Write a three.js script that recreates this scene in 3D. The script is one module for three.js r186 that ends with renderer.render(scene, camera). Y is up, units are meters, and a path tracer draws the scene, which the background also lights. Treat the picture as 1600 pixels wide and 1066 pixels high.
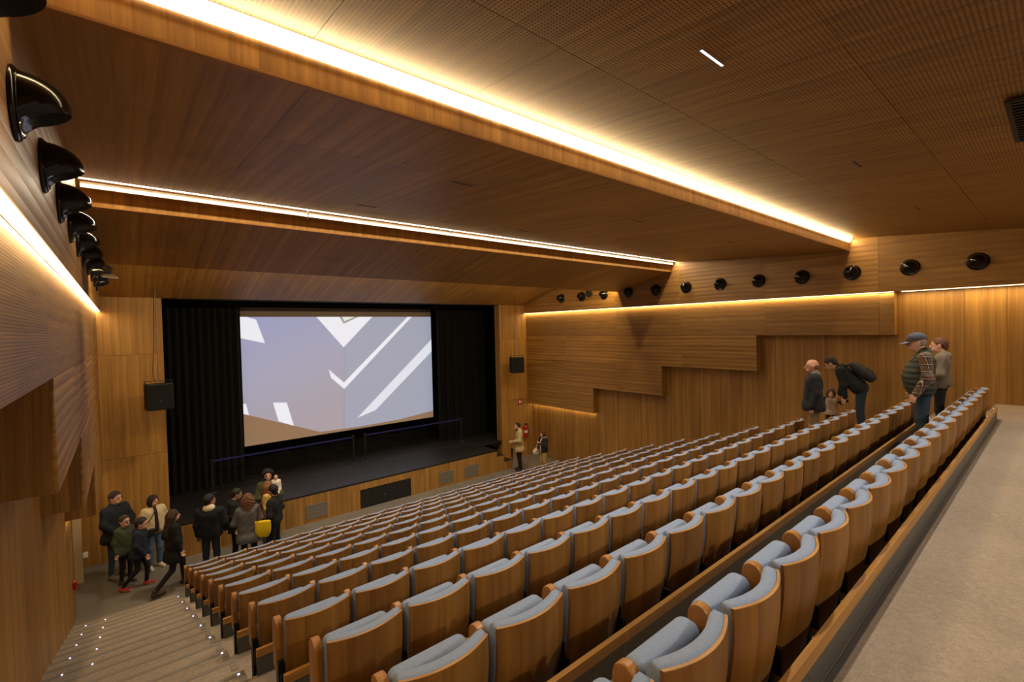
import * as THREE from 'three';
import { RoundedBoxGeometry } from 'three/addons/geometries/RoundedBoxGeometry.js';
import { mergeGeometries, mergeVertices } from 'three/addons/utils/BufferGeometryUtils.js';
import { RectAreaLightUniformsLib } from 'three/addons/lights/RectAreaLightUniformsLib.js';

RectAreaLightUniformsLib.init();
const scene = new THREE.Scene();
scene.background = new THREE.Color(0x000000);

// ---------------------------------------------------------------- camera (eye at the origin, 1.66 m above the rear walkway)
const camera = new THREE.PerspectiveCamera(2 * Math.atan(533 / 726.86) * 180 / Math.PI, 1600 / 1066, 0.05, 60);
{
  const m = new THREE.Matrix4().makeBasis(
    new THREE.Vector3(0.7653, -0.0222, 0.6433), new THREE.Vector3(0.0336, 0.9994, -0.0055), new THREE.Vector3(-0.6428, 0.0258, 0.7656));
  camera.quaternion.setFromRotationMatrix(m);
}
const renderer = new THREE.WebGLRenderer({ antialias: true });
renderer.toneMapping = THREE.LinearToneMapping;
renderer.toneMappingExposure = 0.92;
renderer.shadowMap.enabled = true;

// ---------------------------------------------------------------- lamps of the hall: radiance of each kind of strip
const WARM = new THREE.Color().setRGB(1, 0.76, 0.41), WHITE = new THREE.Color().setRGB(1, 0.83, 0.6), DOWN = new THREE.Color().setRGB(1, 0.93, 0.82);
const POWER = { coveRear: 86, coveMid: 240, coveFront: 120, wall: 44, soffit: 50, low: 18, down: 21 };

// ---------------------------------------------------------------- measures of the hall (metres, eye height = 0)
const PITCH = 0.895, RISE = 0.2933, WALK = -1.66, ZR = -0.736, ROWS = 12;
const plat = (k) => WALK - RISE * (k + 1), FLOOR = plat(11);
const XA = 0.77, XE = 10.93;                                       // ends of the seat rows
const LU = -0.35, LP = -0.43, LB = -0.82;                          // left wall: upper, panel and base plane
const RU = 12.6, RP = 12.68, RB = 12.95;                           // right wall
const ZD = -14.2, ZB = 3.4;                                        // stage wall, rear wall
const STAGE = -4.38, ZS = -13.25;

// ---------------------------------------------------------------- helpers
let seed = 20240607;
const rnd = () => { seed |= 0; seed = seed + 0x6D2B79F5 | 0; let t = Math.imul(seed ^ seed >>> 15, 1 | seed); t = t + Math.imul(t ^ t >>> 7, 61 | t) ^ t; return ((t ^ t >>> 14) >>> 0) / 4294967296; };
const used = {};
const numbered = (n) => { const k = used[n] = (used[n] ?? -1) + 1; return k ? `${n}_${String(k).padStart(3, '0')}` : n; };
function thing(name, label, category, [x, y, z] = [0, 0, 0], turn = 0, group) {
  const o = new THREE.Group(); o.name = numbered(name); scene.add(o); o.position.set(x, y, z); o.rotation.y = turn;
  o.userData = { label, category }; if (group) o.userData.group = group;
  return o;
}
function structure(name, label, category) { const o = thing(name, label, category); o.name = name; o.userData.kind = 'structure'; return o; }
function part(name, geo, mat, parent, label) {
  const m = new THREE.Mesh(geo, mat); m.name = name; m.castShadow = m.receiveShadow = true; parent.add(m);
  if (label) m.userData.label = label;
  return m;
}
// texture coordinates in metres; the grain axis runs along v
function grain(geo, axis = 'y', tile = 2.4, off = [0, 0]) {
  const g = geo.index ? geo.toNonIndexed() : geo, p = g.attributes.position, n = g.attributes.normal, uv = new Float32Array(p.count * 2);
  const A = { x: 0, y: 1, z: 2 }[axis];
  for (let i = 0; i < p.count; i += 3) {
    const a = [Math.abs(n.getX(i)), Math.abs(n.getY(i)), Math.abs(n.getZ(i))], N = a.indexOf(Math.max(...a));
    let V = A, U;
    if (V === N) V = (N + 1) % 3;
    U = 3 - V - N;
    for (let j = i; j < i + 3; j++) { const q = [p.getX(j), p.getY(j), p.getZ(j)]; uv[2 * j] = q[U] / tile + off[0]; uv[2 * j + 1] = q[V] / tile + off[1]; }
  }
  g.setAttribute('uv', new THREE.BufferAttribute(uv, 2));
  return g;
}
function box(x0, x1, y0, y1, z0, z1, axis = 'y', tile = 2.4, off) {
  const g = new THREE.BoxGeometry(Math.abs(x1 - x0), Math.abs(y1 - y0), Math.abs(z1 - z0)); g.translate((x0 + x1) / 2, (y0 + y1) / 2, (z0 + z1) / 2);
  return grain(g, axis, tile, off ?? [rnd(), rnd()]);
}
// a board lying on the sloping line (z0,y0)-(z1,y1), its lower face on that line
function slope(x0, x1, z0, y0, z1, y1, thick, axis = 'z', tile = 2.4) {
  const L = Math.hypot(z1 - z0, y1 - y0), g0 = new THREE.BoxGeometry(x1 - x0, thick, L); g0.translate(0, thick / 2, 0);
  const g = grain(g0, axis, tile, [(x0 + x1) / 2 / tile, rnd()]);
  g.rotateX(Math.atan2(-(y1 - y0), z1 - z0) * (z1 > z0 ? 1 : 1) + (z1 < z0 ? Math.PI : 0) * 0);
  return g.translate((x0 + x1) / 2, (y0 + y1) / 2, (z0 + z1) / 2);
}

// ---------------------------------------------------------------- textures
function hash2(x, y, s) { let h = Math.imul(x, 374761393) ^ Math.imul(y, 668265263) ^ Math.imul(s, 2147483647 ^ 9973); h = Math.imul(h ^ h >>> 13, 1274126177); return ((h ^ h >>> 16) >>> 0) / 4294967296; }
function vnoise(x, y, px, py, s) {                                  // value noise, periodic in px, py cells
  const xi = Math.floor(x), yi = Math.floor(y), fx = x - xi, fy = y - yi, u = fx * fx * (3 - 2 * fx), v = fy * fy * (3 - 2 * fy);
  const w = (a, p) => ((a % p) + p) % p;
  const a = hash2(w(xi, px), w(yi, py), s), b = hash2(w(xi + 1, px), w(yi, py), s), c = hash2(w(xi, px), w(yi + 1, py), s), d = hash2(w(xi + 1, px), w(yi + 1, py), s);
  return (a + (b - a) * u) * (1 - v) + (c + (d - c) * u) * v;
}
function dataTex(N, f, srgb = true) {
  const d = new Uint8Array(N * N * 4);
  for (let j = 0; j < N; j++) for (let i = 0; i < N; i++) { const c = f(i / N, j / N), k = 4 * (j * N + i); d[k] = c[0]; d[k + 1] = c[1]; d[k + 2] = c[2]; d[k + 3] = 255; }
  const t = new THREE.DataTexture(d, N, N); t.wrapS = t.wrapT = THREE.RepeatWrapping; t.magFilter = THREE.LinearFilter; t.minFilter = THREE.LinearMipmapLinearFilter; t.generateMipmaps = true;
  if (srgb) t.colorSpace = THREE.SRGBColorSpace;
  t.needsUpdate = true; return t;
}
const mixc = (a, b, t) => [a[0] + (b[0] - a[0]) * t, a[1] + (b[1] - a[1]) * t, a[2] + (b[2] - a[2]) * t];
const DARKW = [123, 84, 35], LIGHTW = [203, 153, 74];
function veneer(s, leaves, extra) {
  return (u, v) => {
    const w = u + 0.010 * (vnoise(u * 4, v * 2, 4, 2, s) - 0.5) + 0.006 * (vnoise(u * 9, v * 5, 9, 5, s + 1) - 0.5);
    const lf = w * leaves, li = Math.floor(lf), fr = lf - li, ww = ((li % leaves) + leaves) % leaves;
    let t = 0.42 + 0.30 * (vnoise(lf * 1.5, v * 2, leaves * 1.5 | 0, 2, s) - 0.5) + 0.16 * (hash2(ww, 7, s) - 0.5) + 0.17 * (fr - 0.5);
    t += 0.22 * (vnoise(w * 120, v * 3, 120, 3, s + 2) - 0.5) + 0.20 * (vnoise(w * 260, v * 8, 260, 8, s + 3) - 0.5) + 0.1 * (vnoise(w * 40, v * 2, 40, 2, s + 4) - 0.5);
    let c = mixc(DARKW, LIGHTW, Math.max(0, Math.min(1, t)));
    return extra ? extra(c, u, v) : c;
  };
}
const T_WOOD = dataTex(1024, veneer(11, 16)), T_WOOD2 = dataTex(1024, veneer(57, 22));
const T_PERF = dataTex(1024, veneer(91, 10, (c, u, v) => {           // round holes, 25 mm apart (tile 1.2 m)
  const a = (u * 48) % 1 - 0.5, b = (v * 48) % 1 - 0.5, r = Math.hypot(a, b);
  return r < 0.25 ? mixc([22, 12, 5], c, 0.1) : c;
}));
const T_GROOVE = dataTex(1024, veneer(131, 10, (c, u, v) => {        // narrow grooves along the board, 19 mm apart (tile 1.2 m), crossed by slots behind
  const a = (u * 64) % 1, b = (v * 30) % 1;
  if (a < 0.22) return mixc([36, 20, 8], c, b < 0.5 ? 0.3 : 0.6);
  return c;
}));
const T_CARPET = dataTex(512, (u, v) => {
  const n = 0.5 * vnoise(u * 256, v * 256, 256, 256, 5) + 0.25 * vnoise(u * 64, v * 64, 64, 64, 6) + 0.25 * vnoise(u * 6, v * 6, 6, 6, 7);
  return mixc([128, 116, 102], [172, 160, 144], n);
});
const T_STAGE = dataTex(512, (u, v) => {
  const n = 0.6 * vnoise(u * 12, v * 3, 12, 3, 25) + 0.4 * vnoise(u * 128, v * 16, 128, 16, 26), seam = (v * 8) % 1 < 0.03 ? 0.4 : 1;
  return mixc([17, 15, 13], [46, 41, 35], n).map((x) => x * seam);
});
const T_WEAVE = dataTex(256, (u, v) => {
  const a = Math.sin(u * 6.2832 * 64) * Math.sin(v * 6.2832 * 64), n = vnoise(u * 128, v * 128, 128, 128, 31);
  const g = 225 + 10 * a + 26 * (n - 0.5); return [g, g, g];
});

// ---------------------------------------------------------------- materials
const std = (o) => new THREE.MeshStandardMaterial({ roughness: 0.6, ...o });
const hex = (h) => new THREE.Color(h);
const tones = (map, list, rough = 0.5) => list.map((c) => std({ map, color: new THREE.Color().setRGB(...c), roughness: rough }));
const TONES = [[1, 1, 1], [0.955, 0.95, 0.94], [1.03, 1.02, 1.0], [0.97, 0.975, 0.97], [0.93, 0.915, 0.9]];
const woodA = tones(T_WOOD, TONES), woodB = tones(T_WOOD2, TONES), perf = tones(T_PERF, TONES), groove = tones(T_GROOVE, TONES);
const T_SCALLOP = dataTex(512, (u) => { const a = (u * 22) % 1, g = 255 * Math.pow(Math.sin(a * Math.PI), 0.7); return [g, g, g]; }, false);
const panelWood = woodB.map((m) => { const c = m.clone(); c.bumpMap = T_SCALLOP; c.bumpScale = 0.003; return c; });
const pick = (a) => a[Math.floor(rnd() * a.length)];
const M = {
  seatWood: std({ map: T_WOOD, color: new THREE.Color().setRGB(0.66, 0.57, 0.47), roughness: 0.42 }),
  ply: std({ map: T_WOOD, color: new THREE.Color().setRGB(1.12, 1.05, 0.95), roughness: 0.45 }),
  arm: std({ map: T_WOOD2, color: new THREE.Color().setRGB(0.95, 0.8, 0.62), roughness: 0.4 }),
  fabric: std({ map: T_WEAVE, color: hex('#8f9db6'), roughness: 0.95 }),
  metal: std({ color: hex('#14140f'), roughness: 0.5, metalness: 0.3 }),
  barrier: std({ color: hex('#4c4a44'), roughness: 0.45 }),
  carpet: std({ map: T_CARPET, color: hex('#f6ecdf'), roughness: 0.95 }),
  lino: std({ map: T_CARPET, color: hex('#bfc0bd'), roughness: 0.55 }),
  nosing: std({ color: hex('#7d7263'), roughness: 0.8 }),
  stage: std({ map: T_STAGE, roughness: 0.5 }),
  black: std({ color: hex('#050505'), roughness: 0.95 }),
  curtain: std({ color: hex('#010101'), roughness: 1 }),
  dark: std({ color: hex('#151312'), roughness: 0.6 }),
  gloss: std({ color: hex('#0b0a09'), roughness: 0.16 }),
  cone: std({ color: hex('#050505'), roughness: 0.7 }),
  steel: std({ color: hex('#8a8886'), roughness: 0.35, metalness: 0.9 }),
  grille: std({ color: hex('#8d8578'), roughness: 0.5, metalness: 0.4 }),
  white: std({ color: hex('#e8e4da'), roughness: 0.5 }),
  pale: std({ color: hex('#cbb286'), roughness: 0.6 }),
  red: std({ color: hex('#a3170f'), roughness: 0.4 }),
  step: std({ color: hex('#dfe0ff'), emissive: hex('#c9c6ff'), emissiveIntensity: 5 }),
};
const glow = (c, k) => std({ color: hex('#fff4e0'), emissive: c, emissiveIntensity: k, roughness: 0.5 });
const M_LED = glow(WARM, 5), M_LEDW = glow(WHITE, 6);

// ---------------------------------------------------------------- floor: walkway, raked platforms, stepped aisles
const floor = structure('floor', 'raked auditorium floor of carpeted platforms stepping down to the stage', 'floor');
part('floor_slab', box(-3, 15, FLOOR - 0.5, FLOOR, -20, ZR - PITCH * 11, 'x', 1.6), M.lino, floor, 'dark grey floor between stage and front row');
part('walkway', box(-1.2, 13.4, WALK - 0.5, WALK, ZR, ZB + 0.2, 'x', 1.6), M.carpet, floor, 'beige carpeted walkway behind the last row');
for (let k = 0; k < 11; k++) part('platform', box(-1.2, 13.4, plat(k) - 0.6, plat(k), ZR - PITCH * (k + 1), ZR - PITCH * k, 'x', 1.6), M.carpet, floor);
part('edge_strip', box(XA, XE, WALK, WALK + 0.006, ZR + 0.03, ZR + 0.055, 'x'), M.steel, floor);
const discGeo = new THREE.CylinderGeometry(0.008, 0.008, 0.006, 10);
for (const [xa, xb, lamps] of [[LB, 0.7, [0.655, -0.375, -0.625]], [11.05, RB, [11.12, 12.2]]]) {
  for (let k = 0; k < ROWS; k++) {
    const zb = ZR - PITCH * k, zn = zb - 0.134, top = plat(k - 1), mid = plat(k) + RISE / 2;
    const A = part('step_block', box(xa, xb, plat(k), top, zn, zb, 'x', 1.6), M.carpet, floor);
    const B = part('step_block', box(xa, xb, plat(k), mid, zn - PITCH / 2, zn, 'x', 1.6), M.carpet, floor);
    for (const [s, y, z] of [[A, top, zn], [B, mid, zn - PITCH / 2]])
      part('nosing', mergeGeometries([box(xa, xb, y, y + 0.003, z - 0.003, z + 0.04, 'x'), box(xb - 0.05, xb + 0.004, y, y + 0.004, z + 0.055, z + 0.16, 'x'), box(xa, xb, y - RISE / 2 + 0.005, y, z - 0.006, z, 'x')]), M.nosing, s, 'grey nosing strip');
    for (const x of lamps) { const l = part('step_light', discGeo, M.step, A, 'tiny white step light'); l.position.set(x, top + 0.007, zn + 0.03); }
  }
}

// ---------------------------------------------------------------- side walls
const COLS = [-14.2, -12.0, -9.655, -7.31, -4.965, -2.62, -0.275, 2.07, 3.4];
const RUNS = [[0.598, -0.309, -2.36], [-0.309, -1.24, -5.19], [-1.24, -2.155, -7.98], [-2.155, -3.05, -10.71]];   // top, bottom, rear end of each tier
function sideWall(side) {
  const R = side === 'right', U = R ? RU : LU, P = R ? RP : LP, B = R ? RB : LB, s = R ? 1 : -1;
  const w = structure(`wall_${side}`, R ? 'right side wall of oak veneer with stepped acoustic panels' : 'left side wall of oak veneer with stepped acoustic panels', 'wall');
  const X = (a, b) => [Math.min(a, b), Math.max(a, b)];
  const door = R ? null : [-13.4, -11.85, -3.0];
  // structural wall behind
  if (!door) part('backing', box(...X(B + 0.03, B + 0.4), FLOOR - 0.4, 2.9, ZD - 0.3, ZB + 0.2), woodA[4], w);
  else {
    part('backing', box(...X(B - 0.03, B - 0.4), FLOOR - 0.4, 2.9, door[1], ZB + 0.2), woodA[4], w);
    part('backing', box(...X(B - 0.03, B - 0.4), door[2], 2.9, ZD - 0.3, door[1]), woodA[4], w);
    part('backing', box(...X(B - 0.03, B - 0.4), FLOOR - 0.4, door[2], ZD - 0.3, door[0]), woodA[4], w);
  }
  // vertical veneer boards of the base wall
  const edges = []; for (let z = ZD; z < ZB - 0.2; z += 0.586) edges.push(z); edges.push(ZB);
  for (let i = 0; i + 1 < edges.length; i++) {
    let z0 = edges[i], z1 = edges[i + 1];
    if (door && z1 > door[0] && z0 < door[1]) {
      part('veneer_board', box(...X(B, B + s * 0.03), door[2], 0.7, z0 + 0.002, z1 - 0.002), pick(woodA), w);
      if (z0 < door[0]) part('veneer_board', box(...X(B, B + s * 0.03), FLOOR, door[2], z0 + 0.002, door[0]), pick(woodA), w);
      if (z1 > door[1]) part('veneer_board', box(...X(B, B + s * 0.03), FLOOR, door[2], door[1], z1 - 0.002), pick(woodA), w);
      continue;
    }
    part('veneer_board', box(...X(B, B + s * 0.03), FLOOR - 0.02, 0.7, z0 + 0.002, z1 - 0.002), pick(woodA), w);
  }
  // stepped panel tiers
  RUNS.forEach(([y1, y0, zr], t) => {
    const body = part('panel_box', box(...X(P + s * 0.02, B), y0 + 0.004, y1 - 0.004, ZD, zr - 0.003), woodA[4], w);
    for (let c = 0; c + 1 < COLS.length; c++) {
      const z0 = COLS[c], z1 = Math.min(COLS[c + 1], zr);
      if (z0 >= zr - 0.01) break;
      const last = COLS[c + 1] >= zr, uneven = 0.002 + 0.006 * rnd();
      part('acoustic_panel', box(...X(P - s * uneven, P + s * 0.02), y0 + 0.003, y1 - 0.003, z0 + 0.002, last ? zr : z1 - 0.002, 'z', t ? 2.4 : 1.2), pick(t ? panelWood : groove), body);
    }
  });
  // upper wall, proud of the panels
  const up = part('upper_wall', box(...X(U + s * 0.02, B + s * 0.02), 0.625, 2.85, ZD, ZB), woodA[4], w);
  for (let c = 0; c + 1 < COLS.length; c++)
    part('acoustic_panel', box(...X(U - s * 0.003 * rnd(), U + s * 0.02), 0.62, 2.6, COLS[c] + 0.002, COLS[c + 1] - 0.002, 'z', COLS[c] > -3.5 ? 1.2 : 2.4), pick(COLS[c] > -3.5 ? groove : panelWood), up);
  return w;
}
const wallRight = sideWall('right'), wallLeft = sideWall('left');
{
  const d = structure('door_1', 'open doorway with a pale jamb beside the stage', 'door');
  part('jamb', box(LB - 0.1, LB + 0.04, FLOOR, -3.0, -13.46, -13.38), M.pale, d, 'pale wood door jamb');
  part('jamb', box(LB - 0.06, LB + 0.0, FLOOR, -3.0, -11.85, -11.82), M.pale, d);
  part('leaf', box(LB - 0.42, LB - 0.37, FLOOR, -3.0, -13.4, -11.85), woodA[1], d);
}
const rear = structure('wall_rear', 'rear wall of the hall in oak veneer behind the walkway', 'wall');
part('backing', box(-1.3, 13.4, FLOOR, 2.9, ZB, ZB + 0.3), woodA[1], rear);

// ---------------------------------------------------------------- ceiling: three sloping sections with light coves between them
const ceiling = structure('ceiling', 'oak veneer ceiling in sloping sections with light coves between them', 'ceiling');
part('roof_slab', box(-1.3, 13.4, 2.85, 3.1, -20, ZB + 0.3, 'x'), woodA[3], ceiling);
function section(z0, y0, z1, y1, mats, xs, cuts, tile) {            // rear end to front end
  { const q = 0.06 / (z0 - z1), dy = (y1 - y0) * q; part('soffit', slope(LU - 0.1, RU + 0.1, z1 + 0.06, y1 + 0.024 - dy, z0 - 0.06, y0 + 0.024 + dy, 0.05), woodA[3], ceiling); }
  const L = z0 - z1;
  for (let j = 0; j + 1 < cuts.length; j++) {
    const a = cuts[j], b = cuts[j + 1], ya = y0 + (y1 - y0) * (z0 - a) / L, yb = y0 + (y1 - y0) * (z0 - b) / L;
    for (let i = 0; i + 1 < xs.length; i++)
      part('ceiling_panel', slope(xs[i] + 0.0015, xs[i + 1] - 0.0015, b + 0.0015, yb, a - 0.0015, ya, 0.02, 'z', tile), pick(mats), ceiling);
  }
}
const XS = [LU]; for (let x = -0.21; x < RU - 0.2; x += 1.2) if (x > LU + 0.2) XS.push(x); XS.push(RU);
section(ZB, 1.275, -3.07, 1.857, perf, XS, [ZB, 2.73, 1.53, 0.33, -0.87, -2.06, -3.07], 1.2);
section(-3.14, 1.59, -7.31, 1.858, woodB, XS, [-3.14, -4.34, -5.54, -6.74, -7.31], 2.4);
section(-7.55, 1.59, -9.52, 1.144, woodB, XS, [-7.55, -8.75, -9.52], 2.4);
section(-9.6, 2.27, ZD, 0.945, woodB, XS, [-9.6, -10.6, -11.8, -13.0, ZD], 2.4);
const XF = []; for (let x = LU; x < RU - 0.3; x += 2.43) XF.push(x); XF.push(RU);
function oakFascia(z, y0, y1, label) {                              // boards of the same oak veneer as the walls, full thickness
  const f = new THREE.Group(); f.name = 'cove_fascia'; f.userData.label = label; ceiling.add(f);
  for (let i = 0; i + 1 < XF.length; i++) part('fascia_board', box(XF[i] + 0.001, XF[i + 1] - 0.001, y0 + 0.012, y1, z - 0.04, z), woodA[i % 3 ? 0 : 2], f);
  part('edge_lip', box(LU, RU, y0 - 0.006, y0 + 0.012, z - 0.04, z + 0.006, 'x'), M.ply, f, 'pale plywood edge');
}
oakFascia(-3.14, 1.59, 2.0, 'oak fascia under the rear light cove');
oakFascia(-7.55, 1.59, 2.0, 'oak fascia under the middle light cove');
part('cove_back', box(LU, RU, 1.15, 2.85, -9.52, -9.49), woodA[3], ceiling);
part('cove_top', box(LU, RU, 2.0, 2.06, -3.25, -2.95), woodA[4], ceiling);
part('cove_top', box(LU, RU, 2.0, 2.06, -7.65, -7.25), woodA[4], ceiling);

// ---------------------------------------------------------------- strip lamps
function strip(name, label, { at, len, axis, w, lw = w, dir, power, color, mat, group }) {
  const g = thing(name, label, 'light', [0, 0, 0], 0, group), d = new THREE.Vector3(...dir).normalize();
  const c = new THREE.Vector3(...at);
  const l = new THREE.RectAreaLight(color, power, len, lw); l.name = 'glow';
  if (axis === 'z') l.up.set(1, 0, 0);
  l.position.copy(c).addScaledVector(d, 0.012); l.castShadow = true; g.add(l);
  l.lookAt(l.position.clone().add(d));
  const t = part('led_tape', new THREE.BoxGeometry(len, w, 0.01), mat, g, 'glowing led tape');
  t.position.copy(c); t.quaternion.copy(l.quaternion);
  return g;
}
const XM = (LU + RU) / 2, XW = RU - LU - 0.06;
strip('cove_light', 'long warm strip light in the cove over the rear rows', { at: [XM, 1.815, -3.1], len: XW, axis: 'x', w: 0.11, lw: 0.03, dir: [0, -0.5, 0.87], power: POWER.coveRear, color: WARM, mat: M_LED });
const mid = strip('cove_light', 'white strip light batten with channel in the middle ceiling cove', { at: [XM, 1.878, -7.4], len: XW, axis: 'x', w: 0.028, lw: 0.016, dir: [0, -0.85, 0.53], power: POWER.coveMid, color: WHITE, mat: M_LEDW });
for (let i = 0; i < 5; i++) {
  const a = LU + 0.04 + i * 2.57, b = Math.min(a + 2.55, RU - 0.03);
  part('channel', box(a, b, 1.783, 1.85, -7.48, -7.452, 'x'), M.white, mid, 'white metal channel');
  part('bracket', box(b - 0.01, b + 0.025, 1.76, 2.0, -7.5, -7.47, 'x'), M.steel, mid);
}
strip('cove_light', 'hidden strip light behind the front ceiling section near the stage', { at: [XM, 1.32, -9.57], len: XW, axis: 'x', w: 0.05, dir: [0, -0.6, -0.8], power: POWER.coveFront, color: WARM, mat: M_LED });
for (const [s, U, P, B, side] of [[1, RU, RP, RB, 'right'], [-1, LU, LP, LB, 'left']]) {
  strip('wall_strip_light', `warm strip light along the ${side} wall above the stepped panels`, { at: [(U + P) / 2, 0.613, (ZD - 2.36) / 2], len: -2.38 - ZD, axis: 'z', w: 0.07, lw: 0.04, dir: [0, -1, 0], power: POWER.wall, color: WARM, mat: M_LED });
  strip('soffit_strip_light', `warm strip light washing the plain rear part of the ${side} wall`, { at: [B - s * 0.2, 0.613, (ZB - 2.3) / 2], len: ZB + 2.2, axis: 'z', w: 0.05, dir: [0, -1, 0], power: POWER.soffit, color: WARM, mat: M_LED });
  strip('low_strip_light', `warm strip light under the lowest panel tier of the ${side} wall`, { at: [B - s * 0.08, -3.06, (ZD - 10.75) / 2], len: -10.85 - ZD, axis: 'z', w: 0.03, dir: [0, -1, 0], power: POWER.low, color: WARM, mat: M_LED });
}

// ---------------------------------------------------------------- stage wall, stage and screen
const PL = 0.78, PR = 11.3, PT = 0.93;
const wallStage = structure('wall_stage', 'oak veneer wall around the black stage opening', 'wall');
for (const [a, b] of [[LB - 0.03, PL], [PR, RB + 0.03]]) {
  part('backing', box(a, b, FLOOR - 0.3, 2.85, ZD - 0.3, ZD - 0.02), woodA[4], wallStage);
  for (const [y0, y1] of [[FLOOR, -2.82], [-2.82, -0.41], [-0.41, 1.0]]) part('veneer_board', box(a, b, y0 + 0.003, y1 - 0.003, ZD - 0.02, ZD + (y0 === -2.82 ? 0.006 : 0)), pick(woodA.slice(0, 4)), wallStage);
}
part('lintel', box(PL, PR, PT, 2.85, ZD - 0.3, ZD - 0.02), M.black, wallStage);
part('stage_house', mergeGeometries([box(-1.2, -1.0, FLOOR, 2.85, -20, ZD - 0.3), box(13.1, 13.3, FLOOR, 2.85, -20, ZD - 0.3), box(-1.2, 13.3, FLOOR, 2.85, -20, -19.8)]), M.black, wallStage, 'black stage house');

const stage = structure('floor_stage', 'raised black stage floor with an oak front and side steps', 'stage');
part('stage_floor', box(PL, 10.3, STAGE - 0.05, STAGE, -19.8, ZS, 'x', 2.4), M.stage, stage, 'dark boarded stage floor');
part('stage_floor', box(10.3, 12, STAGE - 0.05, STAGE, -19.8, ZD - 0.02, 'x', 2.4), M.stage, stage);
part('stage_core', box(PL + 0.02, 10.28, FLOOR - 0.1, STAGE - 0.05, ZD - 0.4, ZS - 0.03), M.dark, stage);
{
  const openings = [[5.2, 6.84]];
  for (let x = PL; x < 10.25; x += 0.595) {
    const a = x, b = Math.min(x + 0.595, 10.3), hit = openings.find(([o0, o1]) => b > o0 + 0.01 && a < o1 - 0.01);
    const m = pick(woodA.slice(0, 4));
    if (!hit) part('front_board', box(a + 0.001, b - 0.001, FLOOR, STAGE - 0.05, ZS - 0.02, ZS), m, stage);
    else {
      part('front_board', box(a + 0.001, b - 0.001, -4.62, STAGE - 0.05, ZS - 0.02, ZS), m, stage);
      if (a < hit[0]) part('front_board', box(a + 0.001, hit[0], FLOOR, -4.62, ZS - 0.02, ZS), m, stage);
      if (b > hit[1]) part('front_board', box(hit[1], b - 0.001, FLOOR, -4.62, ZS - 0.02, ZS), m, stage);
    }
  }
  part('end_board', box(10.28, 10.3, FLOOR, STAGE - 0.05, ZD, ZS - 0.02), woodA[1], stage);
  part('stair', box(10.305, 10.63, FLOOR, -4.63, ZD, ZS + 0.0, 'y'), woodA[0], stage, 'upper oak stage step');
  part('stair', box(10.635, 11.0, FLOOR, -4.87, ZD, ZS + 0.0, 'y'), woodA[2], stage, 'lower oak stage step');
  part('tread', box(10.305, 10.63, -4.63, -4.615, ZD, ZS, 'x'), M.dark, stage);
  part('tread', box(10.635, 11.0, -4.87, -4.855, ZD, ZS, 'x'), M.dark, stage);
}
{
  const h = thing('stage_hatch', 'black double hatch door in the oak stage front', 'hatch', [0, 0, 0]);
  part('leaf', box(5.215, 6.015, FLOOR + 0.02, -4.635, ZS - 0.028, ZS - 0.008), M.dark, h);
  part('leaf', box(6.025, 6.825, FLOOR + 0.02, -4.635, ZS - 0.028, ZS - 0.008), M.dark, h);
  part('latch', box(5.96, 5.995, -4.95, -4.9, ZS - 0.008, ZS + 0.002), M.steel, h);
}
[[3.7, 'metal air grille in the stage front beside the gathered visitors'], [7.85, 'metal air grille in the stage front next to the black hatch'], [8.88, 'metal air grille in the stage front nearest the side steps']].forEach(([x, label]) => {
  const g = thing('air_grille', label, 'grille', [x, -5.07, ZS + 0.001], 0, 'air grilles in the stage front');
  part('frame', mergeGeometries([box(0, 0.56, 0, 0.02, 0, 0.012), box(0, 0.56, 0.36, 0.38, 0, 0.012), box(0, 0.02, 0.02, 0.36, 0, 0.012), box(0.54, 0.56, 0.02, 0.36, 0, 0.012)]), M.grille, g);
  part('mesh_back', box(0.02, 0.54, 0.02, 0.36, 0, 0.003), M.grille, g);
  for (let i = 0; i < 9; i++) part('slat', box(0.02, 0.54, 0.035 + i * 0.036, 0.05 + i * 0.036, 0.003, 0.01), M.grille, g);
});
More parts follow.
